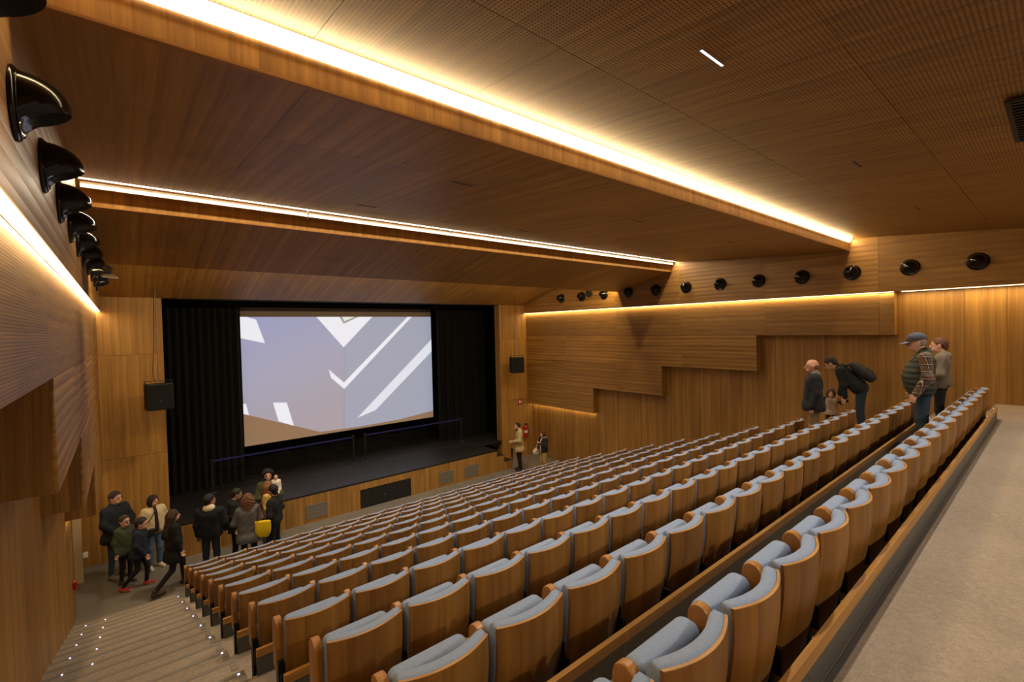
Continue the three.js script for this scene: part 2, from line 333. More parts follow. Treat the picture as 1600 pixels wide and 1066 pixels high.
// screen with its picture
{
  const c = document.createElement('canvas'); c.width = 1024; c.height = 640; const q = c.getContext('2d');
  const poly = (pts, fill) => { q.fillStyle = fill; q.beginPath(); pts.forEach(([u, v], i) => (i ? q.lineTo(u * 1024, v * 640) : q.moveTo(u * 1024, v * 640))); q.closePath(); q.fill(); };
  q.fillStyle = '#000'; q.fillRect(0, 0, 1024, 640);
  const bg = q.createLinearGradient(0, 44, 200, 640); bg.addColorStop(0, '#949dc8'); bg.addColorStop(0.5, '#9ea2bd'); bg.addColorStop(1, '#a49da9');
  poly([[0, 0.068], [1, 0.068], [1, 1], [0, 1]], '#a7a8c4'); q.fillStyle = bg; q.fillRect(0, 44, 1024, 596);
  poly([[0.494, 0.068], [1, 0.068], [1, 1], [0.482, 1]], '#9aa3ba');
  poly([[0.494, 0.317], [0.497, 0.317], [0.484, 1], [0.48, 1]], '#8f90a6');
  const wht = '#f3f6ff';
  poly([[0, 0.068], [0.062, 0.068], [0.1, 0.089], [0.133, 0.263], [0, 0.205]], wht);
  poly([[0, 0.685], [0.047, 0.693], [0.058, 0.78], [0, 0.742]], wht);
  poly([[0.157, 0.705], [0.216, 0.716], [0.244, 0.9], [0.178, 0.85]], wht);
  poly([[0.363, 0.068], [0.492, 0.317], [0.649, 0.068]], wht);
  poly([[0.476, 0.068], [0.496, 0.125], [0.575, 0.068]], '#9aa096'); poly([[0.489, 0.068], [0.5, 0.105], [0.555, 0.068]], '#e8efe2');
  poly([[0.414, 0.488], [0.488, 0.604], [0.854, 0.068], [0.88, 0.068], [0.489, 0.657], [0.425, 0.558]], wht);
  poly([[0.551, 0.909], [1, 0.278], [1, 0.39], [0.651, 0.865]], '#e6ebf8');
  poly([[0, 0.741], [0.364, 0.978], [0.558, 0.984], [0.781, 0.976], [1, 0.942], [1, 1], [0, 1]], '#84664c');
  const tex = new THREE.CanvasTexture(c); tex.colorSpace = THREE.SRGBColorSpace;
  const s = thing('projection_screen', 'large white projection screen showing a bright abstract interior picture', 'screen', [6.085, -3.49, -16.5]);
  const g = new THREE.PlaneGeometry(6.99, 4.35); g.translate(0, 2.175, 0.021);
  part('picture_cloth', g, std({ color: hex('#8a7c70'), roughness: 0.9, emissive: hex('#ffffff'), emissiveMap: tex, emissiveIntensity: 0.92 }), s, 'glowing projected picture');
  part('screen_back', new THREE.BoxGeometry(7.05, 4.4, 0.03).translate(0, 2.175, 0), M.black, s);
  part('hanging_bar', box(-3.5, 3.5, 4.36, 4.42, -0.03, 0.03, 'x'), M.black, s);
}
// black stage curtains
function curtain(x0, x1, z, y0, y1, label) {
  const n = 90, pts = []; for (let i = 0; i <= n; i++) { const x = x0 + (x1 - x0) * i / n; pts.push([x, z + 0.07 * Math.sin(i * 0.9) + 0.02 * Math.sin(i * 2.3)]); }
  const sh = new THREE.Shape(); pts.forEach(([x, zz], i) => (i ? sh.lineTo(x, -zz) : sh.moveTo(x, -zz))); for (let i = n; i >= 0; i--) sh.lineTo(pts[i][0], -(pts[i][1] - 0.015)); sh.closePath();
  const g = new THREE.ExtrudeGeometry(sh, { depth: y1 - y0, bevelEnabled: false }); g.rotateX(-Math.PI / 2); g.translate(0, y0, 0);
  const t = thing('stage_curtain', label, 'curtain'); part('drape', g, M.curtain, t);
}
curtain(PL - 0.4, 2.75, -15.9, STAGE + 0.01, 1.2, 'black pleated stage curtain at the door side of the screen');
curtain(9.5, 11.9, -15.9, STAGE + 0.01, 1.2, 'black pleated stage curtain at the extinguisher side of the screen');
curtain(PL - 0.6, 12, -17.2, STAGE + 0.01, 2.4, 'black backdrop curtain behind the projection screen');
{
  const t = thing('curtain_border', 'black border curtain across the top of the stage opening', 'curtain');
  part('drape', box(PL - 0.3, PR + 0.4, 0.9, 2.6, -15.6, -15.55), M.curtain, t);
}
// belt barriers on the stage
const postXs = [1.82, 5.85, 6.25, 10.18];
postXs.forEach((x, i) => {
  const p = thing('barrier_post', `black barrier post with round base on the stage, ${['beside the door side curtain', 'left of the gap', 'right of the gap', 'beside the extinguisher side curtain'][i]}`, 'post', [x, STAGE, -15.37], 0, 'belt barrier posts on the stage');
  part('base', new THREE.CylinderGeometry(0.15, 0.16, 0.025, 24).translate(0, 0.0125, 0), M.dark, p);
  part('pole', new THREE.CylinderGeometry(0.03, 0.03, 0.85, 14).translate(0, 0.45, 0), M.dark, p);
  part('belt_head', new THREE.CylinderGeometry(0.036, 0.036, 0.1, 14).translate(0, 0.87, 0), M.dark, p);
});
const beltMat = std({ color: hex('#1b1a66'), roughness: 0.7 });
[[1.87, 5.8, 'dark blue barrier belt stretched on the door side of the stage'], [6.3, 10.13, 'dark blue barrier belt stretched on the extinguisher side of the stage']].forEach(([a, b, label]) => {
  const t = thing('barrier_belt', label, 'belt', [0, 0, 0], 0, 'barrier belts on the stage'); part('webbing', box(a, b, STAGE + 0.84, STAGE + 0.89, -15.372, -15.368, 'x'), beltMat, t);
});

// ---------------------------------------------------------------- row barriers
const ORD = ['first', 'second', 'third', 'fourth', 'fifth', 'sixth', 'seventh', 'eighth', 'ninth', 'tenth', 'eleventh', 'twelfth', 'thirteenth', 'fourteenth', 'fifteenth', 'sixteenth', 'seventeenth', 'eighteenth', 'nineteenth', 'twentieth'];
for (let k = 0; k < ROWS; k++) {
  const z = ZR - PITCH * k, yb = plat(k - 1), yt = -1.443 - 0.292 * k;
  const r = thing('row_barrier', k ? `low grey barrier with oak cap behind the ${ORD[11 - k]} seat row from the stage` : 'low grey barrier with oak cap between walkway and last seat row', 'barrier', [0, yb, z], 0, 'low barriers behind the seat rows');
  part('panel', box(XA, XE, 0.002, yt - yb - 0.06, 0.004, 0.022, 'x'), M.barrier, r, 'dark grey panel');
  part('cap', box(XA, XE, yt - yb - 0.062, yt - yb, 0.0, 0.03, 'x', 2.4), M.ply, r, 'oak cap rail');
  for (let i = 0; i < 9; i++) { const b = part('bolt', new THREE.CylinderGeometry(0.006, 0.006, 0.004, 8).rotateX(Math.PI / 2), M.steel, r); b.position.set(XA + 0.3 + i * 1.19, 0.1, 0.024); }
}

// ---------------------------------------------------------------- seats
const HW = 0.226, SH = 0.81;
const prof = (y) => { const t = (SH - y) / 0.6; return -0.02 * t - 0.055 * (t * t * (3 - 2 * Math.min(t, 1))) + 0.018 * Math.sin(t * Math.PI); };
const plan = (x) => -0.058 * (x / HW) * (x / HW);
function curved(y0, y1, zb, thick, hw, round, nu = 10, nv = 9) {   // a bent board: rear face at zb, "thick" towards the front
  const pos = [], idx = [], at = (i, j, f) => {
    const u = -1 + 2 * i / nu, v = j / nv;
    let x = u * hw, y = y0 + (y1 - y0) * v, e = round ? Math.pow(Math.abs(u), 16) * 0.22 + Math.pow(Math.abs(2 * v - 1), 16) * 0.22 : 0;
    const th = thick * (1 - Math.min(e, 0.8)), z = plan(x) + prof(y) + zb - (f ? th : 0) + (f || !round ? 0 : -thick * 0.02);
    return [x, y, z];
  };
  for (const f of [0, 1]) for (let j = 0; j <= nv; j++) for (let i = 0; i <= nu; i++) pos.push(...at(i, j, f));
  const id = (i, j, f) => f * (nu + 1) * (nv + 1) + j * (nu + 1) + i;
  for (let j = 0; j < nv; j++) for (let i = 0; i < nu; i++) {
    idx.push(id(i, j, 0), id(i + 1, j, 0), id(i + 1, j + 1, 0), id(i, j, 0), id(i + 1, j + 1, 0), id(i, j + 1, 0));
    idx.push(id(i + 1, j, 1), id(i, j, 1), id(i + 1, j + 1, 1), id(i + 1, j + 1, 1), id(i, j, 1), id(i, j + 1, 1));
  }
  const rim = (a, b, c, d) => idx.push(a, b, c, a, c, d);
  for (let i = 0; i < nu; i++) { rim(id(i, nv, 0), id(i + 1, nv, 0), id(i + 1, nv, 1), id(i, nv, 1)); rim(id(i + 1, 0, 0), id(i, 0, 0), id(i, 0, 1), id(i + 1, 0, 1)); }
  for (let j = 0; j < nv; j++) { rim(id(0, j, 0), id(0, j + 1, 0), id(0, j + 1, 1), id(0, j, 1)); rim(id(nu, j + 1, 0), id(nu, j, 0), id(nu, j, 1), id(nu, j + 1, 1)); }
  const g = new THREE.BufferGeometry(); g.setAttribute('position', new THREE.Float32BufferAttribute(pos, 3)); g.setIndex(idx);
  let o = g; if (!round) { o = g.toNonIndexed(); }
  o.computeVertexNormals();
  return o;
}
function smoothSheet(g, deg = 35) {                                 // averages normals between nearly flat neighbours
  const p = g.attributes.position, n = g.attributes.normal, map = new Map(), key = (i) => `${Math.round(p.getX(i) * 1e4)},${Math.round(p.getY(i) * 1e4)},${Math.round(p.getZ(i) * 1e4)}`;
  for (let i = 0; i < p.count; i++) { const k = key(i); if (!map.has(k)) map.set(k, []); map.get(k).push(i); }
  const out = new Float32Array(n.count * 3), c = Math.cos(deg * Math.PI / 180), a = new THREE.Vector3(), b = new THREE.Vector3(), s = new THREE.Vector3();
  for (const l of map.values()) for (const i of l) { a.fromBufferAttribute(n, i); s.set(0, 0, 0); for (const j of l) { b.fromBufferAttribute(n, j); if (a.dot(b) > c) s.add(b); } s.normalize(); s.toArray(out, 3 * i); }
  n.array.set(out); return g;
}
const shellGeos = [0, 1, 2, 3, 4].map((i) => grain(smoothSheet(curved(0.2, SH, 0, 0.014, HW, false)), 'y', 2.4, [0.17 * i, 0.31 * i]));
const edgeGeo = (() => {                                            // bare plywood edge along the top of the shell
  const n = 12, parts = [];
  for (let i = 0; i < n; i++) {
    const xa = -HW + 2 * HW * i / n, xb = -HW + 2 * HW * (i + 1) / n, g = new THREE.BufferGeometry(), za = plan(xa), zb = plan(xb), y0 = SH, y1 = SH + 0.004;
    const v = [[xa, y0, za], [xb, y0, zb], [xb, y1, zb], [xa, y1, za], [xa, y0, za - 0.014], [xb, y0, zb - 0.014], [xb, y1, zb - 0.014], [xa, y1, za - 0.014]];
    const f = [0, 1, 2, 0, 2, 3, 5, 4, 7, 5, 7, 6, 3, 2, 6, 3, 6, 7];
    g.setAttribute('position', new THREE.Float32BufferAttribute(f.flatMap((k) => v[k]), 3)); g.computeVertexNormals(); parts.push(g);
  }
  return grain(mergeGeometries(parts), 'x', 2.4);
})();
const cushionGeo = grain(smoothSheet(curved(0.3, SH + 0.004, -0.015, 0.072, HW - 0.001, true, 16, 14).toNonIndexed(), 50), 'y', 0.4);
const padGeo = grain(new RoundedBoxGeometry(0.41, 0.44, 0.11, 4, 0.045).rotateX(0.08).translate(0, 0.535, -0.225), 'y', 0.4);
const armGeo = (() => {                                             // upright board with a rounded top
  const sh = new THREE.Shape(); sh.moveTo(-0.042, 0); sh.lineTo(0.042, 0); sh.lineTo(0.04, 0.31); sh.quadraticCurveTo(0.036, 0.355, -0.002, 0.358); sh.quadraticCurveTo(-0.038, 0.352, -0.042, 0.3); sh.closePath();
  const g = new THREE.ExtrudeGeometry(sh, { depth: 0.032, bevelEnabled: true, bevelSize: 0.008, bevelThickness: 0.008, bevelSegments: 2, curveSegments: 6 });
  g.translate(0, 0, -0.016); g.rotateY(Math.PI / 2); g.translate(0, 0.43, -0.185); return grain(g, 'y', 2.4);
})();
const legGeo = mergeGeometries([box(-0.02, 0.02, 0.015, 0.5, -0.17, -0.1), box(-0.024, 0.024, 0, 0.015, -0.26, 0.03), box(-0.012, 0.012, 0.3, 0.43, -0.1, -0.06)]);
const x00 = XA + 0.277, SP = 0.507;
for (let k = 0; k < ROWS; k++) for (let j = 0; j < 20; j++) {
  const row = k === 0 ? 'last row' : k === 11 ? 'front row' : `${ORD[11 - k]} row from stage`;
  const s = thing('theatre_seat', `folded grey seat with oak back, ${ORD[j]} from door aisle, ${row}`, 'seat',
    [x00 + SP * j, plat(k), -0.786 - PITCH * k], 0, 'tip-up seats in the raked rows');
  s.position.y = plat(k) + 0.0005;
  part('back_shell', shellGeos[(k * 7 + j * 3) % 5], M.seatWood, s, 'oak plywood shell');
  part('shell_edge', edgeGeo, M.ply, s, 'pale plywood edge');
  part('back_cushion', cushionGeo, M.fabric, s);
  const pad = part('seat_cushion', padGeo, M.fabric, s); pad.rotation.x = (rnd() - 0.5) * 0.03;
  const arm = part('armrest', armGeo, M.arm, s, 'oak armrest'); arm.position.x = -SP / 2;
  const leg = part('leg', legGeo, M.metal, s, 'black steel leg'); leg.position.x = -SP / 2;
  if (j === 19) { part('armrest', armGeo, M.arm, s, 'oak armrest').position.x = SP / 2; part('leg', legGeo, M.metal, s, 'black steel leg').position.x = SP / 2; }
}

// ---------------------------------------------------------------- surround speakers on the side walls
function speakerShape() {
  const pts = [[0, 0], [0.165, 0], [0.17, 0.012], [0.16, 0.022], [0.15, 0.024], [0.15, 0.06], [0.152, 0.065], [0.149, 0.07], [0.146, 0.12], [0.13, 0.17], [0.1, 0.205], [0.06, 0.23], [0, 0.238]].map(([r, y]) => new THREE.Vector2(r, y));
  return new THREE.LatheGeometry(pts, 36);
}
const spkFlange = new THREE.LatheGeometry([[0, 0], [0.166, 0], [0.17, 0.01], [0.16, 0.022], [0.148, 0.024]].map(([r, y]) => new THREE.Vector2(r, y)), 36);
const spkBody = (() => {                                            // a hood that bends down to its opening
  const rings = 16, seg = 36, pos = [], idx = []; let out = 0.02, upz = 0.0;
  for (let i = 0; i <= rings; i++) {
    const t = i / rings, a = 1.12 * Math.pow(t, 1.25), r = 0.15 * (1 - 0.1 * t - 0.34 * t * t * t);
    for (let j = 0; j <= seg; j++) { const p = j / seg * Math.PI * 2, v = r * Math.sin(p); pos.push(r * Math.cos(p), out + Math.sin(a) * v, upz + Math.cos(a) * v); }
    out += 0.125 / rings * Math.cos(a); upz -= 0.1 / rings * Math.sin(a);
  }
  for (let i = 0; i < rings; i++) for (let j = 0; j < seg; j++) { const a = i * (seg + 1) + j, b = a + seg + 1; idx.push(a, a + 1, b, b, a + 1, b + 1); }
  const g = new THREE.BufferGeometry(); g.setAttribute('position', new THREE.Float32BufferAttribute(pos, 3)); g.setIndex(idx); g.computeVertexNormals(); return g;
})();
const ringEnd = (() => { const p = spkBody.attributes.position, n = 37, s = p.count - n, c = new THREE.Vector3(); for (let i = 0; i < 36; i++) c.add(new THREE.Vector3().fromBufferAttribute(p, s + i)); return { c: c.multiplyScalar(1 / 36), s }; })();
const spkMouth = (() => { const p = spkBody.attributes.position, pos = []; const c = ringEnd.c.clone().add(new THREE.Vector3(0, -0.03, 0.06)); for (let i = 0; i < 36; i++) { const a = new THREE.Vector3().fromBufferAttribute(p, ringEnd.s + i), b = new THREE.Vector3().fromBufferAttribute(p, ringEnd.s + i + 1); pos.push(...c.toArray(), ...b.toArray(), ...a.toArray()); } const g = new THREE.BufferGeometry(); g.setAttribute('position', new THREE.Float32BufferAttribute(pos, 3)); g.computeVertexNormals(); return g; })();
const spkClip = new THREE.TorusGeometry(0.151, 0.004, 6, 36).rotateX(Math.PI / 2).translate(0, 0.027, 0);
function speaker(side, n) {
  const R = side === 'right', z = R ? -1.09 - n : -1.1 - 1.02 * n;
  const s = thing('surround_speaker', `round glossy black speaker on the ${side} wall, ${ORD[n]} counted from the rear wall`, 'speaker', [R ? RU - 0.001 : LU + 0.001, 1.095, z], 0, `surround speakers on the ${side} wall`);
  // local y of the shapes points out of the wall, local z up
  s.rotation.set(0, 0, 0);
  const q = new THREE.Quaternion().setFromRotationMatrix(new THREE.Matrix4().makeBasis(new THREE.Vector3(0, 0, R ? -1 : 1), new THREE.Vector3(R ? -1 : 1, 0, 0), new THREE.Vector3(0, 1, 0)));
  s.quaternion.copy(q);
  part('flange', spkFlange, M.gloss, s); part('hood', spkBody, M.gloss, s); part('mouth', spkMouth, M.cone, s); part('trim_ring', spkClip, M.gloss, s);
}
for (let n = 0; n < 12; n++) { speaker('right', n); speaker('left', n); }

// ---------------------------------------------------------------- hung loudspeakers, spotlights, ceiling fittings
for (const [x, label] of [[0.625, 'black box loudspeaker hung by the door side of the stage'], [11.55, 'black box loudspeaker hung by the extinguisher side of the stage']]) {
  const s = thing('hanging_loudspeaker', label, 'loudspeaker', [x, -1.68, -13.5], x > 5 ? -0.35 : 0.2, 'hung loudspeakers beside the stage');
  part('cabinet', new RoundedBoxGeometry(0.49, 0.6, 0.34, 3, 0.02).translate(0, 0.3, 0), M.dark, s);
  part('front_grille', box(-0.225, 0.225, 0.02, 0.58, 0.17, 0.176), M.black, s);
  part('badge', new THREE.ConeGeometry(0.018, 0.028, 3).rotateX(0).translate(0, 0.2, 0.178), M.grille, s, 'small metal badge');
  part('yoke', mergeGeometries([box(-0.262, -0.252, 0.28, 0.67, -0.02, 0.02), box(0.252, 0.262, 0.28, 0.67, -0.02, 0.02), box(-0.262, 0.262, 0.66, 0.67, -0.02, 0.02)]), M.dark, s);
  const chain = []; for (let i = 0; i < 68; i++) chain.push(new THREE.TorusGeometry(0.012, 0.004, 4, 8).scale(1, 1.5, 1).rotateY(i % 2 ? Math.PI / 2 : 0).translate(0, 0.75 + i * 0.031, 0));
  part('chain', mergeGeometries(chain), M.steel, s, 'steel chain');
  part('hook', new THREE.TorusGeometry(0.03, 0.009, 8, 16).translate(0, 0.7, 0), M.steel, s);
  part('cable', new THREE.TubeGeometry(new THREE.CatmullRomCurve3([[0, 0.55, -0.17], [-0.08, 0.8, -0.05], [-0.07, 1.3, 0], [-0.04, 2.0, 0], [-0.02, 2.85, 0]].map((p) => new THREE.Vector3(...p))), 30, 0.007, 6), M.dark, s);
}
for (const [x, z, turn, label, shade] of [[12.3, -10.5, -0.9, 'small black spotlight under the ceiling by the right wall', M.dark], [-0.2, -11.3, 0.4, 'small spotlight with pale plate by the left wall', M.grille]]) {
  const s = thing('wall_spotlight', label, 'spotlight', [x, 1.2, z], turn, 'spotlights near the front ceiling');
  part('can', new THREE.CylinderGeometry(0.09, 0.11, 0.24, 20).rotateX(0.9), M.dark, s);
  part('bracket', box(-0.13, 0.13, 0.1, 0.13, -0.02, 0.02), M.dark, s);
  part('bracket_arm', box(x > 5 ? -0.02 : -0.22, x > 5 ? 0.32 : 0.02, 0.12, 0.15, -0.02, 0.02), M.dark, s);
  part('flap', box(-0.12, 0.12, -0.02, 0.0, 0.08, 0.26).rotateX(0.4), shade, s, x > 5 ? undefined : 'pale metal flap');
}
const yCeil1 = (z) => 1.275 + (1.853 - 1.275) * (ZB - z) / (ZB + 3.02), yCeil2 = (z) => 1.59 + (1.858 - 1.59) * (-3.14 - z) / (7.31 - 3.14);
// recessed linear downlights: a louvre hides most of them from the eye, the light falls below
function downlight(name, label, group, x, y, z, tilt, lit, power, aim = 0) {
  const t = thing(name, label, 'light', [x, y, z], 0, group); t.rotation.x = tilt;
  part('frame', box(-0.15, 0.15, -0.004, 0.004, -0.014, 0.014, 'x'), M.nosing, t);
  part('lens', box(-0.14, 0.14, -0.006, -0.004, -0.008, 0.008, 'x'), lit ? std({ color: hex('#ffffff'), emissive: hex('#eef2ff'), emissiveIntensity: 2.2 }) : M.dark, t, lit ? 'glowing white lens' : 'dark louvre');
  const l = new THREE.SpotLight(DOWN, power, 0, 0.95, 0.75, 2); l.name = 'beam'; l.position.set(x, y - 0.02, z); l.target.position.set(x, y - 3, z + aim); l.castShadow = true; l.shadow.radius = 2; scene.add(l, l.target); l.target.name = 'beam_target';
}
const DL1 = 'linear downlights in the rear ceiling', DL2 = 'slot downlights in the middle ceiling', tilt1 = Math.atan((1.853 - 1.275) / (ZB + 3.02)), tilt2 = Math.atan((1.858 - 1.59) / (7.31 - 3.14));
[[2.965, 'lit white linear downlight in the rear ceiling'], [6.19, 'dim linear downlight in the rear ceiling between the lit one and the right wall'], [9.455, 'dim linear downlight in the rear ceiling nearest the right wall']].forEach(([x, label], i) => downlight('ceiling_downlight', label, DL1, x, yCeil1(-1.47), -1.47, tilt1, !i, POWER.down));
[2.965, 6.19, 9.455].forEach((x, i) => downlight('ceiling_downlight', `linear downlight over the rear walkway, ${ORD[i]} from the door side`, DL1, x, yCeil1(2.5), 2.5, tilt1, true, POWER.down * 1.3, -2.6));
[[3.05, -4.45, 'dark slot downlight in the middle ceiling nearest the door side'], [6.36, -4.39, 'dark slot downlight in the middle ceiling over the seat centre'], [9.6, -4.4, 'dark slot downlight in the middle ceiling nearest the right wall'], [2.74, -6.43, 'dark slot downlight beside the white batten near the door side'], [5.75, -6.43, 'dark slot downlight beside the white batten at mid length'], [8.8, -6.43, 'dark slot downlight beside the white batten near the right wall']].forEach(([x, z, label]) => downlight('slot_downlight', label, DL2, x, yCeil2(z), z, tilt2, false, POWER.down));
[2.74, 5.75, 8.8].forEach((x, i) => downlight('slot_downlight', `slot downlight in the front ceiling before the stage, ${ORD[i]} from the door side`, 'slot downlights in the front ceiling', x, 0.945 + (2.27 - 0.945) * (-11.2 - ZD) / (-9.6 - ZD), -11.2, Math.atan((0.945 - 2.27) / (-9.6 - ZD)), true, POWER.down * 1.9));
{
  const t = thing('ceiling_vent', 'black louvred air vent in the rear ceiling', 'vent', [5.0, yCeil1(0.0) - 0.012, -0.3]); t.rotation.x = 0.09;
  part('frame', mergeGeometries([box(0, 1.2, 0, 0.02, 0, 0.03), box(0, 1.2, 0, 0.02, 0.57, 0.6), box(0, 0.03, 0, 0.02, 0.03, 0.57), box(1.17, 1.2, 0, 0.02, 0.03, 0.57)]), M.dark, t);
  part('backing', box(0.03, 1.17, 0.014, 0.02, 0.03, 0.57), M.black, t);
  for (let i = 0; i < 15; i++) part('slat', box(0.06 + i * 0.075, 0.09 + i * 0.075, 0.0, 0.012, 0.03, 0.57), M.dark, t);
  part('cross_bar', box(0.03, 1.17, 0.002, 0.013, 0.2, 0.215), M.dark, t); part('cross_bar', box(0.03, 1.17, 0.002, 0.013, 0.38, 0.395), M.dark, t);
}

// ---------------------------------------------------------------- wall fittings
{
  const e = thing('fire_extinguisher', 'red fire extinguisher on the wall by the stage steps', 'extinguisher', [12.47, -4.42, ZD + 0.09]);
  part('cylinder', new THREE.LatheGeometry([[0, 0], [0.075, 0], [0.08, 0.02], [0.08, 0.4], [0.06, 0.46], [0.025, 0.49], [0.025, 0.52], [0, 0.52]].map(([r, y]) => new THREE.Vector2(r, y)), 24), M.red, e);
  part('valve', box(-0.03, 0.03, 0.52, 0.56, -0.02, 0.05), M.dark, e); part('handle', box(-0.012, 0.012, 0.56, 0.58, -0.02, 0.11), M.dark, e);
  part('hose', new THREE.TubeGeometry(new THREE.CatmullRomCurve3([[0.03, 0.54, 0.02], [0.1, 0.48, 0.03], [0.095, 0.3, 0.05], [0.09, 0.1, 0.06]].map((p) => new THREE.Vector3(...p))), 16, 0.012, 8), M.dark, e);
  part('bracket', box(-0.04, 0.04, 0.2, 0.3, -0.09, -0.07), M.steel, e); part('label_band', new THREE.CylinderGeometry(0.081, 0.081, 0.12, 24, 1, true).translate(0, 0.25, 0), std({ color: hex('#c9bda8') }), e, 'pale printed band');
}
{
  const c = document.createElement('canvas'); c.width = c.height = 128; const q = c.getContext('2d'); q.fillStyle = '#a8140e'; q.fillRect(0, 0, 128, 128); q.fillStyle = '#f4e9df';
  q.fillRect(24, 30, 26, 70); q.fillRect(30, 18, 14, 12); q.fillRect(50, 40, 8, 30);                                  // extinguisher pictogram
  q.beginPath(); q.moveTo(84, 18); q.quadraticCurveTo(112, 50, 100, 84); q.quadraticCurveTo(92, 108, 78, 104); q.quadraticCurveTo(62, 84, 80, 62); q.closePath(); q.fill();
  const tx = new THREE.CanvasTexture(c); tx.colorSpace = THREE.SRGBColorSpace;
  const s = thing('fire_sign', 'small red sign with white extinguisher pictogram on the stage wall', 'sign', [12.28, -3.05, ZD + 0.008]);
  part('plate', new THREE.BoxGeometry(0.2, 0.2, 0.006).translate(0, 0.1, 0), M.red, s); part('pictogram', new THREE.PlaneGeometry(0.196, 0.196).translate(0, 0.1, 0.0045), std({ map: tx, roughness: 0.5 }), s, 'white pictogram on red');
}
for (const [pos, turn, label] of [[[-0.62, -3.86, ZD + 0.012], 0, 'red fire alarm box on the stage wall near the door'], [[LB + 0.012, -4.52, -11.5], Math.PI / 2, 'red fire alarm box on the left wall beside the doorway']]) {
  const a = thing('alarm_box', label, 'alarm', pos, turn, 'red fire alarm boxes'); part('case', new RoundedBoxGeometry(0.12, 0.14, 0.05, 2, 0.008).translate(0, 0.07, 0.02), M.red, a); part('button', new THREE.CylinderGeometry(0.02, 0.02, 0.01, 14).rotateX(Math.PI / 2).translate(0, 0.07, 0.048), M.dark, a);
}
for (const [pos, turn, label] of [[[RB - 0.012, -4.9, -13.95], -Math.PI / 2, 'white switch plate low on the right wall by the stage'], [[-0.78, -4.95, ZD + 0.008], 0, 'white switch plate low on the stage wall by the door']]) {
  const a = thing('switch_plate', label, 'switch', pos, turn, 'white switch plates'); part('plate', new RoundedBoxGeometry(0.09, 0.13, 0.016, 2, 0.006).translate(0, 0.065, 0), M.white, a); part('rocker', box(-0.025, 0.025, 0.04, 0.09, 0.008, 0.012), M.white, a);
}
// ---------------------------------------------------------------- people: bodies and clothes meshed from smooth distance fields
const V = (a, b, k = 1) => [a[0] + b[0] * k, a[1] + b[1] * k, a[2] + b[2] * k];
const cap = (a, b, ra, rb = ra) => ({ a, b, ra, rb });
function capDist(q, x, y, z) {
  const { a, b, ra, rb } = q, bx = b[0] - a[0], by = b[1] - a[1], bz = b[2] - a[2], px = x - a[0], py = y - a[1], pz = z - a[2];
  const l = bx * bx + by * by + bz * bz || 1e-9, t = Math.max(0, Math.min(1, (px * bx + py * by + pz * bz) / l)), dx = px - bx * t, dy = py - by * t, dz = pz - bz * t;
  return Math.sqrt(dx * dx + dy * dy + dz * dz) - (ra + (rb - ra) * t);
}
const ell = (c, r) => ({ c, r });
function ellDist(q, x, y, z) {
  const { c, r } = q, a = (x - c[0]) / r[0], b = (y - c[1]) / r[1], d = (z - c[2]) / r[2], k0 = Math.sqrt(a * a + b * b + d * d), k1 = Math.sqrt(a * a / r[0] / r[0] + b * b / r[1] / r[1] + d * d / r[2] / r[2]);
  return k0 < 1e-6 ? -Math.min(...r) : k0 * (k0 - 1) / k1;
}
const dist1 = (q, x, y, z) => (q.c ? ellDist(q, x, y, z) : capDist(q, x, y, z));
const field = (prims, k) => (x, y, z) => {
  let d = 1e3;
  for (const q of prims) { const e = dist1(q, x, y, z); if (e > d + k) continue; const h = Math.max(k - Math.abs(d - e), 0) / k; d = Math.min(d, e) - h * h * k * 0.25; }
  return d;
};
function bounds(prims, pad) {
  const lo = [1e9, 1e9, 1e9], hi = [-1e9, -1e9, -1e9];
  for (const q of prims) for (let i = 0; i < 3; i++) {
    if (q.c) { lo[i] = Math.min(lo[i], q.c[i] - q.r[i]); hi[i] = Math.max(hi[i], q.c[i] + q.r[i]); }
    else { const r = Math.max(q.ra, q.rb); lo[i] = Math.min(lo[i], q.a[i] - r, q.b[i] - r); hi[i] = Math.max(hi[i], q.a[i] + r, q.b[i] + r); }
  }
  return [lo.map((v) => v - pad), hi.map((v) => v + pad)];
}
